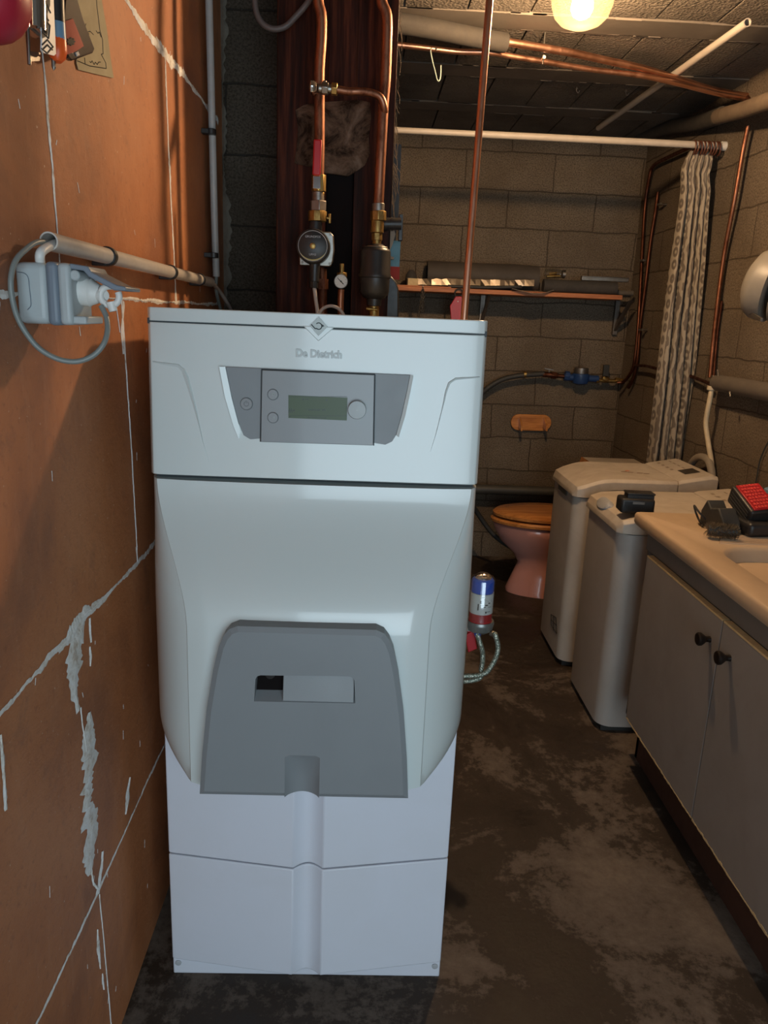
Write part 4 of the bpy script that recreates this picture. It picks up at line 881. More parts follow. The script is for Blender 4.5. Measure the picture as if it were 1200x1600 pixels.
# ------------------------------------------------------------------ lamp, rod, curtain
lx, ly = 0.588, 2.46
lz0 = at(915, 43, y=ly).z
lamp = thing('ceiling_lamp', (lx, ly, lz0), 'lit bulkhead lamp with glass jar dome on the ceiling', 'lamp')
b = MB(); b.lathe((lx, ly, CZ-.004), (0, 0, -1), [(0, .10), (.028, .10), (.034, .094)], seg=40); b.build('lamp_base', M['pearl'], lamp)
b = MB(); zt2 = CZ-.038; h_ = zt2-lz0
prof = [(0, .094), (.010, .096), (.014, .090), (h_*.35, .090), (h_*.6, .086), (h_*.8, .076), (h_*.93, .058), (h_, .035), (h_+.001, .001)]
b.lathe((lx, ly, zt2), (0, 0, -1), prof, seg=48, caps=(False, False)); b.build('glass_dome', M['dome_glass'], lamp)
b = MB(); bc = Vector((lx, ly, lz0+.055)); b.lathe(bc+Vector((0, 0, .045)), (0, 0, -1), [(0, .013), (.018, .018), (.035, .029), (.055, .031), (.070, .024), (.078, .012), (.081, .001)], seg=24); b.build('bulb', M['bulb'], lamp)
b = MB(); b.cyl(bc+Vector((0, 0, .044)), (lx, ly, CZ-.03), .016, seg=20); b.build('bulb_holder', M['white_pl'], lamp)

RY = 3.58
r0, r1 = at(606, 200, y=RY), at(1132, 230, y=RY)
r1.x = RX; r0.x -= .05
zr = at(1000, 222, y=RY).z
rod = thing('curtain_rod', ((r0.x+r1.x)/2, RY, zr), 'white curtain rod spanning from chimney column to the right wall', 'curtain rod')
b = MB(); xm = at(760, 208, y=RY).x; b.cyl((r0.x, RY, zr), (xm, RY, zr), .0125, seg=18); b.cyl((xm-.02, RY, zr), (RX, RY, zr), .0145, seg=18); b.build('rod_tube', M['cream'], rod)
b = MB(); b.cyl((RX-.02, RY, zr), (RX, RY, zr), .019, seg=18); b.build('rod_end', M['white_pl'], rod)
xa_, xb_ = at(1084, 230, y=RY).x, at(1122, 232, y=RY).x
for i in range(9):
    xx = xa_+(xb_-xa_)*i/8; b = MB(); tl = .004*math.sin(i*2.1)
    b.tube([(xx+tl*math.cos(a), RY+.026*math.sin(a), zr-.012+.027*math.cos(a)) for a in [2*PI*k/24 for k in range(25)]], .0036, seg=8, smooth=0, caps=(False, False))
    tag(b.build('curtain_ring', mat('brown_ring', (.10, .035, .02), .4) if i == 0 else bpy.data.materials['brown_ring']), ['leftmost brown ring on the white curtain rod', 'second brown ring from the left on the curtain rod', 'third brown ring from the left on the curtain rod', 'fourth brown ring from the left on the curtain rod', 'middle one of the nine brown rings on the curtain rod', 'fourth brown ring from the right on the curtain rod', 'third brown ring from the right on the curtain rod', 'second brown ring from the right on the curtain rod', 'rightmost brown ring on the curtain rod, nearest the wall'][i], 'curtain ring', 'brown rings on the curtain rod')
# curtain cloth
prof = [(236,1077,1112),(246,1072,1114),(262,1066,1111),(275,1065,1106),(292,1066,1109),(330,1062,1104),(400,1052,1098),(500,1038,1090),(600,1026,1083),(680,1017,1074),(738,1010,1069)]
b = MB(); NC = 90; rings = []; UV = []
for j in range(44):
    tj = j/43; py = 237+(738-237)*tj
    for k in range(len(prof)-1):
        if prof[k][0] <= py <= prof[k+1][0] or k == len(prof)-2: break
    a_, c_ = prof[k], prof[k+1]; q = min(1, max(0, (py-a_[0])/(c_[0]-a_[0])))
    pl_ = at(a_[1]+(c_[1]-a_[1])*q, py, y=RY); pr_ = at(a_[2]+(c_[2]-a_[2])*q, py, y=RY); z_ = (pl_.z+pr_.z)/2
    ring = []
    for i in range(NC+1):
        s_ = i/NC; amp = .012+.020*min(1, tj*3); ph = s_*PI*2*4.5+.7*math.sin(tj*3+s_*7)+.8
        x_ = pl_.x+(pr_.x-pl_.x)*(s_+.05*math.sin(ph+1.4)); y_ = RY+amp*math.sin(ph)+.006*math.sin(s_*40+tj*6)
        if tj < .04: y_ = RY+.008*math.sin(ph)
        ring.append((min(x_, RX-.01), y_, z_))
    rings.append(ring)
b.loft(rings, False)
ct_ = b.build('curtain', M['curtain'], angle=180)
L = ct_.data.uv_layers.new(name='uv'); org = ORG[ct_.name]
# cloth coordinates: along the width the cloth is much wider than the gathered bundle
import bisect
for poly_ in ct_.data.polygons:
    for li in poly_.loop_indices:
        vi = ct_.data.loops[li].vertex_index; j, i = divmod(vi, NC+1); L.data[li].uv = (i/NC*0.95, j/43*1.5)
sm = ct_.modifiers.new('cloth', 'SOLIDIFY'); sm.thickness = .0015
tag(ct_, 'gathered brown and cream patterned curtain hanging by the right wall', 'curtain')

# ------------------------------------------------------------------ ceiling pipes and tubes
def CP(px, py, z=2.385): return at(px, py, z=z)
up = thing('ceiling_pipe', CP(900, 85), 'upper copper ceiling pipe, lagged at its left end', 'pipe')
b = MB(); b.tube([CP(770,62), CP(850,75), CP(900,84), CP(950,95), CP(1000,106), CP(1060,124), CP(1120,142), CP(1185,153), CP(1215,158)], .0125, seg=16, smooth=4); b.build('copper_tube', M['copper_bright'], up)
b = MB(); b.tube([CP(590,32), CP(620,36), CP(680,46), CP(740,58), CP(790,67)], .031, seg=20, smooth=4); b.build('foam_lagging', M['foam_near_lamp'], up)
b = MB(); b.tube([CP(590,20,2.42), CP(640,26,2.42), CP(700,38,2.42), CP(790,58,2.42)], .009, seg=8, smooth=4); b.build('lagging_seam', M['foam_dark'], up)
b = MB(); b.tube([CP(600,68,2.36), CP(650,73,2.36), CP(690,78,2.36), CP(720,81,2.36), CP(765,82,2.36), CP(800,88,2.36), CP(850,96,2.36), CP(920,108,2.36), CP(1000,118,2.36), CP(1060,131,2.36), CP(1120,146,2.36), CP(1168,155,2.36)], .0095, seg=16, smooth=4)
tag(b.build('lower_ceiling_pipe', M['copper_bright']), 'thinner copper pipe running just below the lagged one', 'pipe')
cl = at(849, 86, z=2.375); b = MB(); b.cyl(cl+Vector((0, 0, -.03)), cl+Vector((0, 0, .01)), .003, seg=8); b.cyl(cl+Vector((0, -.02, -.012)), cl+Vector((0, .02, -.012)), .006, seg=12); b.cyl(cl+Vector((0, 0, .01)), Vector((cl.x, cl.y, CZ)), .003, seg=8)
tag(b.build('pipe_hanger', M['steel']), 'small metal hanger clip joining the two ceiling pipes', 'pipe clip')
for (px, py), lab in (((901, 138), 'small metal hook in the ceiling behind the lamp'), ((978, 142), 'metal hook in the ceiling beside the white tube')):
    h0 = at(px, py, z=CZ-.006); b = MB(); b.tube([h0+Vector((0, 0, .006)), h0+Vector((0, 0, -.01)), h0+Vector((.008, 0, -.018)), h0+Vector((.014, 0, -.008))], .0022, seg=6); b.lathe(h0, (0, 0, -1), [(0, .008), (.003, .006)], seg=10); tag(b.build('ceiling_hook', M['steel']), lab, 'hook')
wh = at(677, 76, z=2.36)
b = MB(); b.tube([at(683, 78, y=wh.y-.012), at(678, 73, y=wh.y), at(673, 78, y=wh.y-.012), at(675, 92, y=wh.y-.012), at(680, 112, y=wh.y-.012), at(684, 126, y=wh.y-.012), at(688, 122, y=wh.y-.012), at(689, 102, y=wh.y-.012)], .0022, seg=6, smooth=4)
tag(b.build('wire_hook', mat('green_wire', (.30, .36, .30), .4)), 'pale wire hook hanging from the lower ceiling pipe', 'hook')
t0_, t1_ = at(935, 200, z=2.412), at(1168, 35, z=2.412)
b = MB(); u, w_ = b.frame(t1_-t0_); b.loft([[p+(u*math.cos(a)+w_*math.sin(a))*r for a in [2*PI*i/20 for i in range(20)]] for p, r in ((t0_, .013), (t1_, .013), (t1_, .010), (t1_+(t0_-t1_)*.05, .010))], True, (True, True))
tag(b.build('white_tube', M['cream']), 'loose pale plastic tube lying above the copper ceiling pipes', 'tube')
lg = thing('lagged_pipe', (1.47, 3.6, 2.33), 'fat lagged pipe along the top of the right wall', 'pipe')
b = MB(); b.tube([at(1000, 212, y=4.5), at(1040, 200, y=4.2), at(1090, 192, y=3.8), at(1128, 180, y=3.45)], .034, seg=18, smooth=3); b.build('grey_lagging', M['foam_dark'], lg)
b = MB(); b.tube([at(1122, 182, y=3.47), at(1160, 172, y=3.2), at(1200, 158, y=2.95), at(1230, 150, y=2.8)], .030, seg=18, smooth=3); b.build('tan_lagging', M['foam_tan'], lg)
b = MB(); b.tube([at(1168, 152, y=3.35), at(1172, 158, y=3.32), at(1173, 172, y=3.28)], .008, seg=10); b.build('copper_branch', M['copper'], lg)

# corner pipes
Y5 = 4.53
b = MB(); b.tube([at(1090, 225, x=1.50), at(1050, 243, x=1.50), at(1022, 258, x=1.505), at(1015, 275, x=1.505), at(1008, 320, x=1.51), at(1004, 380, x=1.51), at(1001, 440, x=1.51), at(997, 510, x=1.51), at(992, 560, x=1.51), at(987, 580, x=1.51), at(975, 596, x=1.50), at(965, 598, x=1.47)], .0095, seg=12, smooth=4)
tag(b.build('corner_pipe', M['copper_old']), 'tarnished copper pipe bending down the far right corner', 'pipe')
b = MB(); b.tube([at(1028, 300, x=1.515), at(1024, 330, x=1.515), at(1016, 380, x=1.515), at(1009, 440, x=1.515), at(1000, 510, x=1.515), at(996, 560, x=1.515), at(990, 590, x=1.515), at(982, 606, x=1.51)], .009, seg=12, smooth=4)
tag(b.build('second_corner_pipe', M['copper_old']), 'copper pipe nearest the curtain in the far corner pair', 'pipe')
for px, py in ((1030, 319), (1003, 407), (1001, 515)):
    c_ = at(px, py, x=1.50); b = MB(); b.cyl(c_, Vector((RX, c_.y, c_.z)), .006, seg=10); b.cyl(c_-Vector((0, .025, 0)), c_+Vector((0, .025, 0)), .006, seg=10)
    lab = {319: 'uppermost steel bracket holding the corner pipes', 407: 'middle steel bracket holding the corner pipes', 515: 'lowest steel bracket holding the corner pipes'}[py]
    tag(b.build('pipe_bracket', M['steel']), lab, 'pipe bracket')
b = MB(); b.tube([at(992, 571, x=1.50), at(1010, 572, x=1.50), at(1030, 577, x=1.50), at(1060, 582, x=1.51), at(1085, 590, x=1.51), at(1112, 601, x=1.50)], .0075, seg=10, smooth=4)
tag(b.build('wall_branch_pipe', M['copper_old']), 'thin copper pipe running behind the curtain to the hose tap', 'pipe')

# right wall: riser, tap, hose, lagged stub, lamp, cable
b = MB(); b.tube([at(1169, 196, x=1.50), at(1160, 240, x=1.50), at(1148, 310, x=1.50), at(1131, 400, x=1.51), at(1118, 500, x=1.51), at(1109, 590, x=1.505)], .0088, seg=14, smooth=4)
tag(b.build('wall_riser_pipe', M['copper']), 'reddish copper pipe down the right wall beside the curtain', 'pipe')
b = MB(); b.tube([at(1128, 470, x=1.525), at(1121, 520, x=1.525), at(1115, 590, x=1.52)], .006, seg=10); tag(b.build('short_drop_pipe', M['copper_old']), 'short copper pipe ending at the hose tap on the right wall', 'pipe')
tpz = thing('hose_tap', at(1113, 600, x=1.48), 'metal hose tap with cream collar on the right wall', 'tap')
b = MB(); c_ = at(1114, 598, x=1.485); b.cyl(c_+Vector((0, 0, -.012)), c_+Vector((0, 0, .03)), .011, seg=14); b.cyl(c_, Vector((RX, c_.y, c_.z)), .009, seg=12); b.cyl(c_+Vector((0, -.01, .01)), c_+Vector((0, -.05, .03)), .008, seg=10); b.obox(c_+Vector((-.002, -.04, .035)), (.004, 0, 0), (0, .012, .02), (0, .006, -.004)); b.build('tap_body', M['steel_dark'], tpz, bevel=.001)
b = MB(); c2 = at(1112, 606, x=1.475); b.cyl(c2+Vector((0, 0, -.01)), c2+Vector((0, 0, .008)), .019, seg=12); b.build('collar', M['hose_cream'], tpz, bevel=.002)
b = MB(); b.tube([c2, at(1109, 625, x=1.47), at(1105, 645, x=1.47), at(1103, 665, x=1.475), at(1108, 700, x=1.49), at(1112, 725, x=1.50), at(1114, 760, x=1.50)], .0105, seg=14, smooth=6); tag(b.build('inlet_hose', M['hose_cream']), 'cream hose dropping from the tap behind the ivory washing machine', 'hose')
st_ = thing('lagged_stub', at(1160, 605, x=1.49), 'grey lagged pipe running along the right wall toward the camera', 'pipe')
q0, q1 = at(1121, 598, x=1.495), at(1230, 618, x=1.495); b = MB(); b.cyl(q0, q1, .034, seg=24); b.build('foam_sleeve', M['foam'], st_)
b = MB(); b.cyl(at(1140, 612, x=1.46), at(1141, 620, x=1.46), .004, seg=8); b.build('clip', M['steel'], st_)
b = MB(); b.tube([at(x, y, x=1.49) for x, y in ((1076,750),(1077,735),(1081,724),(1088,716),(1097,714),(1106,719),(1111,732),(1113,750))], .016, seg=14, smooth=4); tag(b.build('drain_hose', wear(mat('grey_drain_hose', (.26, .22, .17), .6), (.15, .12, .1), .4, 20)), 'grey drain hose arching behind the ivory washing machine', 'hose')
b = MB(); b.tube([at(x, y, x=1.53) for x, y in ((1215,660),(1203,685),(1193,705),(1186,725),(1182,748),(1176,775))], .0028, seg=8); tag(b.build('thin_black_wire', M['rubber']), 'thin black wire running down the right wall behind the sink', 'wire')
# round grey lamp housing
fl = thing('spotlight', at(1195, 440, x=1.36), 'round grey metal spotlight on the right wall at the picture edge', 'spotlight')
hc = at(1190, 443, x=1.38); ax = Vector((.70, -.70, -.22)).normalized()
b = MB(); b.lathe(hc+ax*-.05, ax, [(0, .03), (.012, .074), (.03, .106), (.055, .120), (.10, .122)], seg=48); b.build('lamp_shell', M['lampgrey'], fl)
b = MB(); hd = hc+ax*.05; b.lathe(hd, ax, [(.012, .05), (.018, .090), (.028, .120), (.05, .128), (.056, .128), (.056, .118)], seg=48); b.build('reflector', M['lampgrey'], fl)
b = MB(); b.lathe(hd+ax*-.002, ax, [(0, .08), (.02, .08)], seg=30); b.build('gap_ring', M['grey_dark'], fl)
b = MB(); b.cyl(hc+Vector((.02, .04, .03)), Vector((RX, hc.y+.05, hc.z+.04)), .018, seg=16); b.build('wall_arm', M['lampgrey'], fl)
b = MB(); b.cyl(at(1178, 470, x=1.34), at(1175, 492, x=1.34), .003, seg=8); b.obox(at(1181, 494, x=1.34), (.003, -.040, -.012), (.004, 0, 0), (0, 0, .006)); b.build('hanging_bracket', M['steel_dark'], fl, bevel=.001)

# ------------------------------------------------------------------ shelf on the back wall and its load
SY = 4.31
sl, sr = at(622, 450, y=SY), at(973, 463, y=SY)
SZ1 = (at(625, 447, y=SY).z+at(975, 461, y=SY).z)/2; SZ0 = SZ1-.024
sh = thing('wall_shelf', ((sl.x+sr.x)/2, 4.45, SZ0), 'long orange-brown wooden shelf on the back wall', 'shelf')
b = MB(); b.box((.10, SY, SZ0), (sr.x, BY, SZ1)); b.build('shelf_board', M['board'], sh, bevel=.002)
b = MB(); b.box((.10, SY+.004, SZ1), (at(705, 450, y=SY).x, SY+.20, SZ1+.006)); b.build('top_strip', M['board'], sh, bevel=.001)
for px in (752, 962):
    x_ = at(px, 500, y=4.58).x; b = MB(); b.box((x_-.012, 4.57, SZ0-.19), (x_+.012, BY, SZ0)); b.prism([(x_-.008, 4.57, SZ0-.17), (x_-.008, 4.57, SZ0-.14), (x_-.008, 4.36, SZ0), (x_-.008, 4.33, SZ0)], (.016, 0, 0)); b.build('bracket', M['steel_dark'], sh)
def SP(px, py, y): return at(px, py, y=y)
TOP = SZ1
b = MB(); ra = SP(668, 412, 4.50); rl = SP(940, 395, 4.50); rr_ = .075
b.lathe((ra.x, 4.515, TOP+.076), (1, 0, 0), [(0, .05), (0, .074), (.01, .075), (.30, .073), (.50, .075), (.63, .070), (.63, .02)], seg=32, caps=(False, False)); tag(b.build('film_roll', wear(mat('dusty_film', (.075, .06, .048), .7), (.04, .032, .025), .6, 7, .6, 25)), 'long roll of dusty plastic film at the back of the shelf', 'roll')
b = MB(); x0, x1 = SP(636, 440, 4.36).x, SP(835, 435, 4.36).x
rnd = random.Random(2); n = 26; top_, bot_ = [], []
for i in range(n+1):
    x = x0+(x1-x0)*i/n; zz = TOP+.008+.020*i/n; top_.append((x, 4.36+rnd.uniform(-.004, .004), zz+.034+rnd.uniform(-.003, .003))); bot_.append((x, 4.352+rnd.uniform(-.004, .004), zz+rnd.uniform(0, .003)))
b.loft([[top_[i], bot_[i], Vector(bot_[i])+Vector((0, .04, 0)), Vector(top_[i])+Vector((0, .04, 0))] for i in range(n+1)]); tag(b.build('foil_channel', M['alu'], smooth=False), 'shiny crumpled aluminium channel lying along the shelf front', 'metal channel')
b = MB(); b.obox(SP(645, 441, 4.345), (.028, 0, 0), (0, .015, 0), (0, 0, .020)); tag(b.build('wood_offcut', M['chip_edge']), 'pale wooden offcut at the left end of the shelf', 'offcut')
b = MB(); b.lathe((SP(648, 420, 4.47).x-.02, 4.43, TOP+.006), (0, 0, 1), [(0, .03), (.03, .034), (.06, .030), (.085, .012), (.086, .001)], seg=18); tag(b.build('dark_pot', M['foam_dark']), 'small dark pot behind the wooden offcut on the shelf', 'pot')
b = MB(); xl = SP(848, 445, 4.40).x; xr2 = SP(962, 450, 4.40).x; b.cyl((xl, 4.39, TOP+.036), (xr2, 4.39, TOP+.036), .036, .035, seg=28); tag(b.build('lagging_tube', M['foam_dark']), 'thick dark foam tube on the right half of the shelf', 'foam tube')
b = MB(); xl = SP(845, 430, 4.47).x; xr2 = SP(908, 430, 4.47).x; b.tube([(xl, 4.48, TOP+.030), ((xl+xr2)/2, 4.48, TOP+.034), (xr2, 4.48, TOP+.030)], .028, seg=18); tag(b.build('wool_tube', M['foam']), 'short fuzzy grey tube lying behind the thick foam tube', 'foam tube')
b = MB(); xl = SP(905, 430, 4.44).x; xr2 = SP(978, 430, 4.44).x; b.box((xl, 4.38, TOP+.073), (xr2, 4.41, TOP+.094)); b.box((xl, 4.378, TOP+.091), (xr2, 4.412, TOP+.097)); tag(b.build('cable_channel', M['steel'], bevel=.002), 'flat grey metal channel on top of the foam tubes, shelf right end', 'metal channel')
b = MB(); b.cyl((xr2-.05, 4.44, TOP+.018), (SP(990, 450, 4.44).x, 4.44, TOP+.018), .014, seg=16); tag(b.build('grey_pipe_end', M['foam']), 'thin grey tube sticking out past the right end of the shelf', 'tube')
b = MB(); xl = SP(735, 450, 4.34).x
b.tube([(SP(700, 450, 4.35).x, 4.35, TOP+.010), (SP(760, 450, 4.35).x, 4.345, TOP+.012), (SP(800, 447, 4.35).x, 4.345, TOP+.020), (SP(815, 444, 4.35).x, 4.36, TOP+.022), (SP(800, 442, 4.35).x, 4.38, TOP+.012)], .009, seg=10, smooth=5); tag(b.build('coiled_cable', M['rubber']), 'black folded cable under the aluminium channel on the shelf', 'cable')
b = MB(); pc0 = SP(838, 455, 4.31); b.add([pc0+Vector(v) for v in ((-.14, -.03, .006), (.09, -.02, .008), (.10, .10, .004), (-.12, .10, .004), (-.02, -.045, -.018), (.03, -.04, -.012))], [(0, 4, 3), (4, 5, 2, 3), (5, 1, 2)]); o = b.build('crumpled_sheet', wear(mat('dusty_sheet', (.30, .24, .18), .7), (.15, .12, .1), .5, 20), smooth=False); o.modifiers.new('s', 'SOLIDIFY').thickness = .002; tag(o, 'crumpled paper sheet hanging over the shelf edge', 'paper')
jr = thing('glass_jar', SP(868, 418, 4.45), 'small clear glass jar lying on its side among the tubes', 'jar')
jc = Vector((SP(868, 418, 4.39).x, 4.39, TOP+.101)); b = MB(); b.lathe(jc+Vector((-.055, 0, 0)), (1, 0, 0), [(0, .001), (0, .024), (.004, .028), (.075, .028), (.088, .020), (.10, .020)], seg=26, caps=(True, False)); b.build('jar_glass', M['clear'], jr)
b = MB(); b.cyl(jc+Vector((.04, 0, 0)), jc+Vector((.056, 0, 0)), .0225, seg=22); b.build('jar_lid', M['steel'], jr)
b = MB(); b.cyl(jc+Vector((-.045, 0, -.016)), jc+Vector((.03, 0, -.010)), .009, seg=10); b.cyl(jc+Vector((-.03, .006, .0)), jc+Vector((.01, -.004, .004)), .007, seg=8); b.build('jar_contents', M['brass'], jr)
# chain and red tool hung under the shelf
chn = thing('hanging_chain', SP(658, 470, 4.30), 'short steel chain hanging from the shelf edge', 'chain')
def links(a, c_, n, th):
    for i in range(n):
        p = a.lerp(c_, (i+.5)/n); d = (c_-a)/n*.72; q = MB(); sd = Vector((.006, 0, 0)) if i % 2 else Vector((0, .006, 0))
        q.tube([p+d*.62*math.cos(t_)+sd*math.sin(t_) for t_ in [2*PI*k/10 for k in range(11)]], th, seg=5, smooth=0, caps=(False, False)); yield q
ca = SP(661, 449, 4.30)
for q in links(ca, SP(653, 498, 4.30), 13, .003): q.build('chain_link', M['steel'], chn)
for q in links(ca+Vector((.004, 0, -.01)), SP(660, 487, 4.30), 10, .003): q.build('chain_link', M['steel'], chn)
b = MB(); b.cyl(ca+Vector((0, -.004, .006)), ca+Vector((0, .03, .006)), .003, seg=8); b.build('nail', M['steel_dark'], chn)
rt = thing('red_tool', SP(712, 480, 4.28), 'red plastic tool hanging from the shelf by a black ring', 'tool')
b = MB(); b.prism([SP(x, y, 4.285) for x, y in ((712,463),(722,463),(723,470),(721,500),(720,520),(706,520),(703,478))], (0, .015, 0)); b.build('red_body', M['red'], rt, bevel=.003)
b = MB(); rc = SP(717, 458, 4.292); b.tube([rc+Vector((.022*math.cos(a), 0, .022*math.sin(a))) for a in [2*PI*i/20 for i in range(21)]], .004, seg=8, smooth=0); b.build('black_ring', M['rubber'], rt)
b = MB(); b.lathe(SP(715.5, 471, 4.284), (0, -1, 0), [(0, .004), (.002, .003)], seg=10); b.build('rivet', M['letter'], rt)

# ------------------------------------------------------------------ back wall: water meter line, paper holder, grey pipe, hoses
WY = 4.52
def B(px, py, y=WY): return at(px, py, y=y)
b = MB(); b.tube([B(735,640), B(750,618), B(765,604), B(785,593), B(805,588), B(822,586), B(850,584)], .015, seg=16, smooth=5); tag(b.build('supply_hose', M['rubber']), 'black water hose curving along the back wall into the meter line', 'hose')
vl = thing('valve_line', B(860, 588), 'brass stop valve assembly joining the black hose to the meter', 'valve')
b = MB(); b.cyl(B(818,585), B(822,585), .019, seg=16); b.build('hose_clamp', M['brass'], vl)
b = MB(); b.cyl(B(848,585), B(872,587), .016, seg=10); b.cyl(B(861,586), B(869,587), .022, seg=6); b.cyl(B(868,587), B(882,588), .012, seg=12); b.build('valve_body', M['copper_old'], vl, bevel=.002)
b = MB(); b.cyl(B(858,584), B(858,577), .005, seg=8); b.obox(B(858,577), (.028, 0, -.004), (0, .006, 0), (0, 0, .004)); b.build('lever', M['steel_dark'], vl, bevel=.001)
mt = thing('water_meter', B(905, 590), 'blue water meter with round brass top on the back wall', 'water meter')
mc = B(907, 590); b = MB(); b.lathe(mc+Vector((0, 0, -.042)), (0, 0, 1), [(0, .02), (.008, .042), (.03, .05), (.062, .050), (.066, .045)], seg=30); b.cyl(B(881,589), B(935,592), .020, seg=16); b.cyl(B(882,587), B(889,588), .029, seg=8); b.build('meter_body', M['blue_meter'], mt, bevel=.002)
b = MB(); b.lathe(mc+Vector((0, 0, .022)), (0, 0, 1), [(0, .042), (.006, .043), (.034, .041), (.036, .034)], seg=30); b.build('meter_dial', M['steel_dark'], mt)
vb = thing('black_stop_valve', B(945, 590), 'brass stop valve with black lever right of the water meter', 'valve')
b = MB(); b.cyl(B(922,594), B(976,596), .011, seg=12); b.cyl(B(931,594), B(936,594), .018, seg=8); b.cyl(B(941,590), B(950,594), .018, seg=10); b.cyl(B(961,594), B(973,596), .018, seg=6); b.build('valve_body', M['brass'], vb, bevel=.002)
b = MB(); b.prism([B(x, y, WY-.02) for x, y in ((942,588),(951,588),(953,570),(944,570))], (0, .02, 0)); b.build('black_lever', M['rubber'], vb, bevel=.003)
tr_ = thing('paper_holder', B(830, 661, 4.58), 'varnished wooden paper holder with two pegs on the back wall', 'holder')
c0_, c1_ = at(811, 660, y=4.575), at(849, 661, y=4.575); R0 = .049
pts = [(c0_.x+R0*math.cos(a), 4.575, c0_.z+R0*math.sin(a)) for a in [PI/2+PI*i/12 for i in range(13)]]+[(c1_.x+R0*math.cos(a), 4.575, c1_.z+R0*math.sin(a)) for a in [-PI/2+PI*i/12 for i in range(13)]]
b = MB(); b.prism(pts, (0, .022, 0)); b.build('back_plate', M['pine'], tr_, bevel=.003)
for px in (813, 852):
    p = at(px, 661, y=4.52); b = MB(); b.prism([(p.x, 4.575, p.z+.028), (p.x, 4.575, p.z-.035), (p.x, 4.49, p.z-.045), (p.x, 4.49, p.z-.012)], (.012, 0, 0)); b.build('peg', M['pine'], tr_, bevel=.002)
b = MB(); zg = at(800, 766, y=4.5).z; b.cyl((LX, 4.5, zg), (RX, 4.5, zg), .030, seg=24); tag(b.build('drain_pipe', wear(mat('dark_grey_drain', (.055, .052, .045), .5), (.1, .09, .07), .4, 8)), 'dark grey drain pipe running low along the back wall', 'pipe')
b = MB(); b.tube([at(x, y, y=yy) for x, y, yy in ((725,770,4.2),(745,800,4.3),(768,832,4.3),(790,850,4.25),(815,862,4.2),(845,868,4.18))], .014, seg=12, smooth=5); tag(b.build('toilet_supply_hose', M['rubber']), 'black hose from behind the boiler to the back of the toilet', 'hose')

# ------------------------------------------------------------------ toilet
TY = 3.99
to = thing('toilet', (1.15, TY, 0), 'pink porcelain toilet with varnished wooden seat, facing left', 'toilet')
def egg(cx_, half_l, half_w, z, n=40, nose=1.0):
    r = []
    for i in range(n):
        a = 2*PI*i/n; x = math.cos(a); k = 1.0 if x > 0 else 1.0
        r.append((cx_+half_l*x, TY+half_w*math.sin(a)*(1-.10*(-x) if x < 0 else 1), z))
    return r
b = MB(); b.loft([egg(1.06, .235, .135, 0), egg(1.055, .232, .13, .02), egg(1.06, .205, .11, .10), egg(1.065, .185, .10, .17), egg(1.05, .20, .115, .22), egg(1.02, .245, .150, .29), egg(1.005, .265, .172, .35), egg(1.0, .272, .178, .385), egg(1.0, .262, .170, .392)]); b.build('bowl', M['pink'], to, angle=60)
b = MB(); b.loft([egg(1.0, .270, .180, .398), egg(1.0, .285, .192, .402), egg(1.0, .288, .194, .415), egg(1.0, .278, .186, .424)]); b.build('seat', M['pine'], to, angle=40)
b = MB(); b.loft([egg(1.0, .262, .178, .432), egg(1.0, .276, .188, .436), egg(1.0, .278, .190, .450), egg(1.0, .262, .176, .462), egg(1.0, .15, .10, .466)]); b.build('seat_lid', M['pine'], to, angle=50)
b = MB(); b.box((1.20, TY-.19, .36), (1.22, TY+.19, .38)); b.box((1.17, TY-.12, 0), (1.50, TY+.12, .39)); b.build('rear_base', M['pink'], to, bevel=.015)
tz = .725
b = MB(); b.loft([[(1.27, TY-.19, .40), (RX-.005, TY-.19, .40), (RX-.005, TY+.19, .40), (1.27, TY+.19, .40)], [(1.245, TY-.20, tz-.02), (RX-.004, TY-.20, tz-.02), (RX-.004, TY+.20, tz-.02), (1.245, TY+.20, tz-.02)]]); b.build('cistern', M['pink'], to, bevel=.02, seg=4)
b = MB(); b.box((1.235, TY-.215, tz-.02), (RX-.003, TY+.215, tz)); b.build('cistern_lid', M['machine_top'], to, bevel=.004)
b = MB(); b.prism([(1.228, TY-.215, tz-.03), (1.228, TY+.215, tz-.03), (1.235, TY+.215, tz+.001), (1.235, TY-.215, tz+.001)], (.006, 0, 0)); b.build('lid_edge', M['pine'], to)

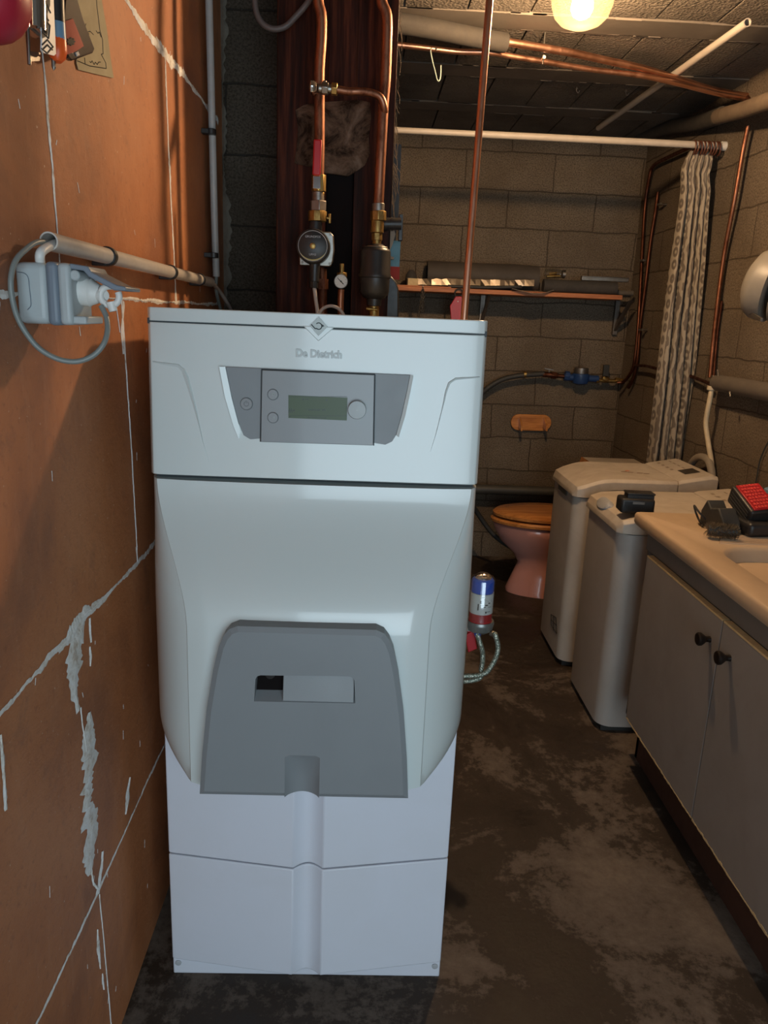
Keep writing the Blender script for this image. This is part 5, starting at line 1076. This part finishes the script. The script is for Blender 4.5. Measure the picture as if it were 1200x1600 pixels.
# ------------------------------------------------------------------ washing machines
def machine(name, label, x0, y0, y1, matb, is_first):
    t_ = thing(name, (x0+.3, (y0+y1)/2, 0), label, 'washing machine'); x1 = x0+.575
    r = .055; H = .755
    def plan(inset=0, z=0):
        pts = []
        for k in range(7):
            a = PI+PI/2*k/6; pts.append((x0+inset+r+ (r)*math.cos(a), y0+inset+r+r*math.sin(a), z))
        pts += [(x1, y0+inset, z), (x1, y1-inset, z)]
        for k in range(7):
            a = PI/2+PI/2*k/6; pts.append((x0+inset+r+r*math.cos(a), y1-inset-r+r*math.sin(a), z))
        return pts
    b = MB(); b.loft([plan(.0, .025), plan(0, H)]); b.build('body', matb, t_, angle=40)
    b = MB(); b.box((x0+.02, y0+.02, 0), (x1-.02, y1-.02, .03)); b.build('base_tray', M['rubber'], t_)
    # lid: droops at the front edge, flat behind, panel rises at the back
    def sec(x, zb, zt, ins=0): return [(x, y0-.006+ins, zb), (x, y0-.006+ins, zt-.012), (x, y0+.006+ins, zt), (x, y1-.006-ins, zt), (x, y1+.006-ins, zt-.012), (x, y1+.006-ins, zb)]
    xp = x0+.415
    z0 = H+.003
    b = MB()
    rows = [(x0-.008, z0, z0+.022, .035), (x0+.006, z0, z0+.042, .012), (x0+.04, z0, z0+.056, 0), (x0+.085, z0+.002, z0+.072, 0), (x0+.11, z0+.028, z0+.078, 0), (x0+.15, z0+.036, z0+.082, 0), (xp, z0+.036, z0+.082, 0)]
    if not is_first: rows = [(x0-.008, z0, z0+.022, .03), (x0+.008, z0, z0+.044, .01), (x0+.05, z0, z0+.056, 0), (x0+.12, z0, z0+.062, 0), (xp, z0, z0+.066, 0)]
    b.loft([sec(*q) for q in rows]); ld = b.build('lid', M['machine_top'], t_, angle=30, bevel=.002)
    if is_first:
        b = MB(); b.box((x0+.06, y0+.003, z0-.002), (x1, y1-.003, z0+.04)); b.build('rim', matb, t_, bevel=.002)
    b = MB(); zt = z0+(.082 if is_first else .066); zi = z0+(.036 if is_first else 0)
    rise = .028 if is_first else .020
    b.loft([sec(xp+.003, zi, zt), sec(xp+.02, zi, zt+.006), sec(x1-.02, zi, zt+rise), sec(x1+.004, zi, zt+rise-.004)]); cpn = b.build('control_panel', M['machine_top'], t_, bevel=.002)
    sl = (rise-.006)/(x1-xp-.04)
    def on(u, v, w_, h_, q, up=.0008): # u along x, v along y
        zc = zt+.006+sl*(u-xp-.02); q.add([(u-w_/2, v-h_/2, zc-sl*w_/2+up), (u+w_/2, v-h_/2, zc+sl*w_/2+up), (u+w_/2, v+h_/2, zc+sl*w_/2+up), (u-w_/2, v+h_/2, zc-sl*w_/2+up)], [(0, 1, 2, 3)])
    if is_first:
        b = MB(); on((xp+x1)/2+.015, y0+.13, .065, .085, b); b.build('display_window', M['display_dark'], cpn, smooth=False)
    b = MB()
    for v in (.20, .25, .30, .35):
        on(xp+.05, y0+v, .012, .022, b); on(xp+.10, y0+v, .006, .030, b, .0009)
    b.tube([(xp+.06+.018*math.cos(a), y0+.31+.018*math.sin(a), zt+.009) for a in [2*PI*i/20 for i in range(21)]], .0007, seg=4, smooth=0)
    b.build('panel_print', wear(mat('faded_print_'+name, (.26, .20, .14), .6), (.4, .33, .25), .5, 60), cpn, smooth=False)
    return t_, x1, z0, zt, ld
w1, x1_, z0_, zt_a, ld = machine('washing_machine', 'ivory top-loading washing machine in front of the toilet, with bare lid', .885, 3.03, 3.43, M['machine'], True)
# front details of the first machine
b = MB(); lpz, lpy = at(866, 970, x=.884), 0
for a, c_ in (((861,960),(869,965)),((869,965),(870,990)),((870,990),(861,976)),((861,976),(861,960)),((861,968),(869,977)),((865,963),(865,985))):
    b.cyl(at(*a, x=.8835), at(*c_, x=.8835), .0016, seg=5)
b.build('rating_plate', M['ink'], w1)
b = MB(); b.box((.880, 3.16, .735), (.886, 3.30, .765)); b.build('handle_slot', M['display_dark'], w1)
b = MB()
for i, (px, c_) in enumerate(((975, 'o'), (985, 'd'), (1000, 'd'), (1010, 'd'))):
    p = at(px, 737+i, z=zt_a+.0006); b.add([p+Vector(v) for v in ((-.016, -.006, 0), (.010, -.006, 0), (.016, .006, 0), (-.010, .006, 0))], [(0, 1, 2, 3)])
b.build('lid_sticker', mat('brown_sticker', (.20, .10, .05), .6), ld, smooth=False)
b = MB(); p = at(968, 735, z=zt_a+.0008); b.add([p+Vector(v) for v in ((.022, -.006, 0), (.040, -.006, 0), (.046, .006, 0), (.028, .006, 0))], [(0, 1, 2, 3)]); b.build('lid_orange_mark', M['orange_pl'], ld, smooth=False)
w2, x2_, z2_, zt_b, ld2 = machine('washing_machine', 'white top-loading washing machine beside the sink, with a battery on its lid', .895, 2.49, 2.91, M['machine2'], False)
b = MB(); gc_ = Vector((.895+.014, 2.735, z2_+.046)); gn = Vector((-.80, 0, .60)); gv = Vector((.60, 0, .80))
b.loft([[gc_+gn*h_+gv*(.021*q_*math.cos(a))+Vector((0, .052*q_*math.sin(a), 0)) for a in [2*PI*i/28 for i in range(28)]] for h_, q_ in ((-.014, 1.15), (.006, 1.15), (.010, 1.06), (.012, .8))])
b.build('lid_grip', M['pearl'], w2)
bat = thing('tool_battery', (at(990, 795, z=zt_b).x, at(990, 795, z=zt_b).y, zt_b), 'black slide-on tool battery lying on the white machine lid', 'battery')
bc_ = Vector((at(991, 800, z=zt_b).x, at(991, 800, z=zt_b).y, zt_b))
ux = Vector((.995, -.05, 0)); uy = Vector((.05, .995, 0)); uz = Vector((0, 0, 1))
b = MB(); b.obox(bc_+uz*.028, ux*.058, uy*.036, uz*.026); b.build('battery_case', M['black'], bat, bevel=.009, seg=3)
b = MB(); b.obox(bc_+uz*.058+ux*.010, ux*.046, uy*.022, uz*.008); b.obox(bc_+uz*.069+ux*.010, ux*.048, uy*.027, uz*.003); b.build('battery_rail', M['black'], bat, bevel=.002)
b = MB(); b.obox(bc_+uz*.040-uy*.0365+ux*.0, ux*.020, uy*.001, uz*.004); b.build('battery_label', M['steel_dark'], bat)

# ------------------------------------------------------------------ sink cabinet
CX, CF = .92, .86
KY0, KY1 = 1.215, 2.36
cab = thing('sink_cabinet', (1.23, 1.76, 0), 'worn grey melamine sink cabinet with two knobbed doors', 'cabinet')
b = MB(); b.box((.942, KY0, .155), (RX-.02, KY1, .175)); b.box((.942, KY1-.018, .155), (RX-.02, KY1, .815)); b.box((.942, KY0, .155), (RX-.02, KY0+.018, .815)); b.box((1.50, KY0+.018, .175), (RX-.02, KY1-.018, .815)); b.build('carcass', M['apron'], cab, bevel=.001)
b = MB(); b.box((.937, KY0, .748), (.955, KY1, .818)); b.build('apron_board', M['apron'], cab, bevel=.002)
b = MB(); b.box((.985, KY0+.018, 0), (1.0, KY1-.02, .155)); b.box((.985, KY1-.038, 0), (RX-.03, KY1-.02, .155)); b.box((.985, KY0+.018, 0), (RX-.03, KY0+.036, .155)); b.build('kick_board', M['kick'], cab)
for (ya, yb_) in ((1.763, 2.292), (1.232, 1.757)):
    b = MB(); xf = .918; rnd = random.Random(int(ya*100)); pts = []
    n = 44
    for i in range(n+1):
        y = ya+(yb_-ya)*i/n; pts.append((xf, y, .178-(rnd.random()**5)*.006))
    pts += [(xf, yb_, .742), (xf, ya, .742)]
    b.prism(pts, (.018, 0, 0)); dr = b.build('door', M['door'], cab)
    b = MB(); b.box((xf-.0005, ya+.001, .7425), (xf+.0185, yb_-.001, .7475)); b.build('top_edge', M['chip_edge'], dr)
    b = MB()
    for i in range(n):
        y = ya+(yb_-ya)*i/n
        b.box((xf-.0008, y, .1745-rnd.random()*.003), (xf+.012, y+(yb_-ya)/n, .1765+(rnd.random()**3)*.004))
    b.build('chipped_edge', M['chip_edge'], dr, smooth=False)
    ky_ = 1.812 if ya > 1.5 else 1.700
    kz = .672
    b = MB(); b.lathe((xf, ky_, kz), (-1, 0, 0), [(0, .0085), (.006, .0075), (.012, .008), (.018, .013), (.025, .0175), (.031, .0175), (.034, .015), (.035, .008), (.0352, .001)], seg=32); b.build('knob', M['knob'], dr)
# resin worktop with moulded basin and drainer ribs
wt_ = thing('kitchen_sink', (1.2, 1.76, .82), 'beige moulded sink worktop with ribbed drainer and basin', 'sink')
ox0, ox1, oy0, oy1, zt3 = .900, RX-.005, KY0-.02, 2.405, .862
def rrect(x0, x1, y0, y1, r, n=8):
    P_ = []
    for cx_, cy_, a0 in ((x1-r, y1-r, 0), (x0+r, y1-r, PI/2), (x0+r, y0+r, PI), (x1-r, y0+r, 3*PI/2)):
        for k in range(n+1): a = a0+PI/2*k/n; P_.append((cx_+r*math.cos(a), cy_+r*math.sin(a)))
    return P_
hx0, hx1, hy0, hy1 = 0.985, 1.44, 1.36, 2.035
O_ = rrect(ox0+.008, ox1, oy0, oy1-.008, .012); H_ = rrect(hx0, hx1, hy0, hy1, .11)
bm = bmesh.new(); es = []
for loop in (O_, H_):
    vs = [bm.verts.new((p[0], p[1], zt3)) for p in loop]; es += [bm.edges.new((vs[i], vs[(i+1) % len(vs)])) for i in range(len(vs))]
bmesh.ops.triangle_fill(bm, edges=es, use_beauty=True); bm.verts.index_update()
b = MB(); b.add([tuple(v.co) for v in bm.verts], [tuple(v.index for v in f_.verts) for f_ in bm.faces]); bm.free()
def grow(L_, d, z, c=((ox0+ox1)/2, (oy0+oy1)/2)): return [(p[0]+(d if p[0] > c[0] else -d), p[1]+(d if p[1] > c[1] else -d), z) for p in L_]
b.loft([[(p[0], p[1], zt3) for p in O_], grow(O_, .005, zt3-.002), grow(O_, .008, zt3-.009), grow(O_, .008, zt3-.030), grow(O_, .004, zt3-.040), grow(O_, -.03, zt3-.042)], True, (False, True))
hc_ = ((hx0+hx1)/2, (hy0+hy1)/2)
b.loft([[(p[0], p[1], zt3) for p in H_]]+[[(hc_[0]+(p[0]-hc_[0])*s_, hc_[1]+(p[1]-hc_[1])*s_, z) for p in H_] for s_, z in ((.985, zt3-.003), (.965, zt3-.012), (.94, zt3-.06), (.90, zt3-.120), (.80, zt3-.136), (.1, zt3-.140))], True, (False, True))
b.build('worktop', M['counter'], wt_, angle=50)
b = MB()
for i in range(8):
    y_ = 2.052+.012*i; b.tube([(1.03+.006*i, y_, zt3-.002), (1.06+.006*i, y_, zt3+.0005), (1.44, y_, zt3+.0005)], .0030, seg=8, smooth=2)
b.build('drainer_ribs', M['counter'], wt_)
b = MB(); b.lathe((1.22, 1.66, zt3-.1405), (0, 0, 1), [(0, .04), (.003, .04), (.004, .036), (.002, .03), (.002, .001)], seg=24); b.build('drain', M['steel'], wt_)

# battery on its charger
CZt = zt3
def C(px, py): p = at(px, py, z=CZt); return p
cg = thing('battery_charger', C(1160, 830), 'black power tool charger holding a red-topped battery on the worktop', 'charger')
c_ = Vector((1.185, 2.20, CZt)); ux = Vector((.93, .10, 0)).normalized(); uy = Vector((-.10, .93, 0)).normalized()
b = MB(); b.obox(c_+uz*.024+ux*.01, ux*.070, uy*.085, uz*.022); b.build('charger_base', M['black'], cg, bevel=.014, seg=4)
b = MB(); b.prism([c_-ux*.066+uy*s_[0]+uz*s_[1] for s_ in ((-.06, .0), (-.02, .0), (.08, .0), (.08, .045), (.055, .084), (.03, .062), (-.01, .074), (-.045, .040))], -ux*.055); b.build('charger_hood', M['rubber'], cg, bevel=.004)
tilt = math.radians(24); az_ = Vector((0, 0, 1)); vx = (ux*math.cos(.12)+az_*math.sin(.12)).normalized(); vy = (uy*math.cos(tilt)+az_*math.sin(tilt)).normalized(); vz = vx.cross(vy).normalized()
bc2 = c_+uz*.078+ux*.004+uy*.015
b = MB(); b.obox(bc2, vx*.045, vy*.066, vz*.030); b.build('battery_body', M['black'], cg, bevel=.008, seg=3)
b = MB(); b.obox(bc2+vz*.031+vx*.003, vx*.037, vy*.060, vz*.003)
b.build('red_cover', M['red'], cg, bevel=.002)
b = MB()
for i in range(8):
    for j in range(6):
        q = bc2+vz*.035+vx*(.003-.028+.0098*j+(.0022 if i % 2 else 0))+vy*(-.051+.0145*i); b.obox(q, vx*.0036, vy*.0048, vz*.0016)
b.build('cover_grip_pattern', mat('bright_red_rubber', (.62, .05, .045), .5), cg, bevel=0, smooth=False)
b = MB()
for i in range(4): b.obox(bc2-vx*.0455+vz*(-.018+.011*i), vx*.001, vy*.052, vz*.003)
b.build('side_rib', M['rubber'], cg)
# wire-wool brush
br = thing('wire_brush', C(1125, 850), 'dark bristly brush head lying against the charger', 'brush')
b0 = Vector((1.010, 2.105, CZt+.026)); b1 = Vector((1.085, 2.085, CZt+.026))
b = MB(); b.cyl(b0, b1, .014, seg=14); b.build('brush_core', M['rubber'], br)
b = MB(); rnd = random.Random(9)
for i in range(1500):
    t_ = rnd.random(); p = b0.lerp(b1, t_); a = rnd.uniform(0, 2*PI); d = Vector((rnd.uniform(-.35, .35), math.cos(a), math.sin(a))).normalized(); q = p+d*rnd.uniform(.017, .026)
    if q.z < CZt+.001: q.z = CZt+.001
    s1 = d.cross(Vector((1, 0, 0))).normalized()*.0012; b.add([p+s1, p-s1, q-s1*.6, q+s1*.6], [(0, 1, 2, 3)])
b.build('bristles', wear(mat('wire_bristle', (.15, .125, .09), .5), (.3, .25, .18), .6, 200), br, smooth=False)['kind'] = 'stuff'
b = MB(); b.tube([at(x, y, z=CZt+h) for x, y, h in ((1104,813,.02),(1092,800,.045),(1085,790,.055),(1087,800,.035),(1092,812,.012),(1098,822,.006))], .0032, seg=8, smooth=5); tag(b.build('charger_lead', M['rubber']), 'short dark lead curling up left of the charger', 'cable')
# blue basin
bl = thing('blue_tub', (1.44, 2.30, CZt), 'pale blue plastic tub at the back of the worktop, cut by the picture edge', 'tub')
tb = at(1200, 800, z=CZt)
bx_, by_ = 1.46, 2.385
bx_, by_ = 1.405, 2.285
tw, tl = .10, .095
b = MB()
def tub(s_, z): return [(bx_+(p[0])*s_, by_+(p[1])*s_, z) for p in rrect(-tw, tw, -tl, tl, .03)]
b.loft([tub(.84, CZt), tub(.90, CZt+.04), tub(.96, CZt+.085), tub(1.08, CZt+.088), tub(1.09, CZt+.098), tub(1.04, CZt+.102), tub(.94, CZt+.098), tub(.88, CZt+.05), tub(.80, CZt+.006)], True, (True, True)); b.build('tub_shell', M['blue_pale'], bl, angle=50)
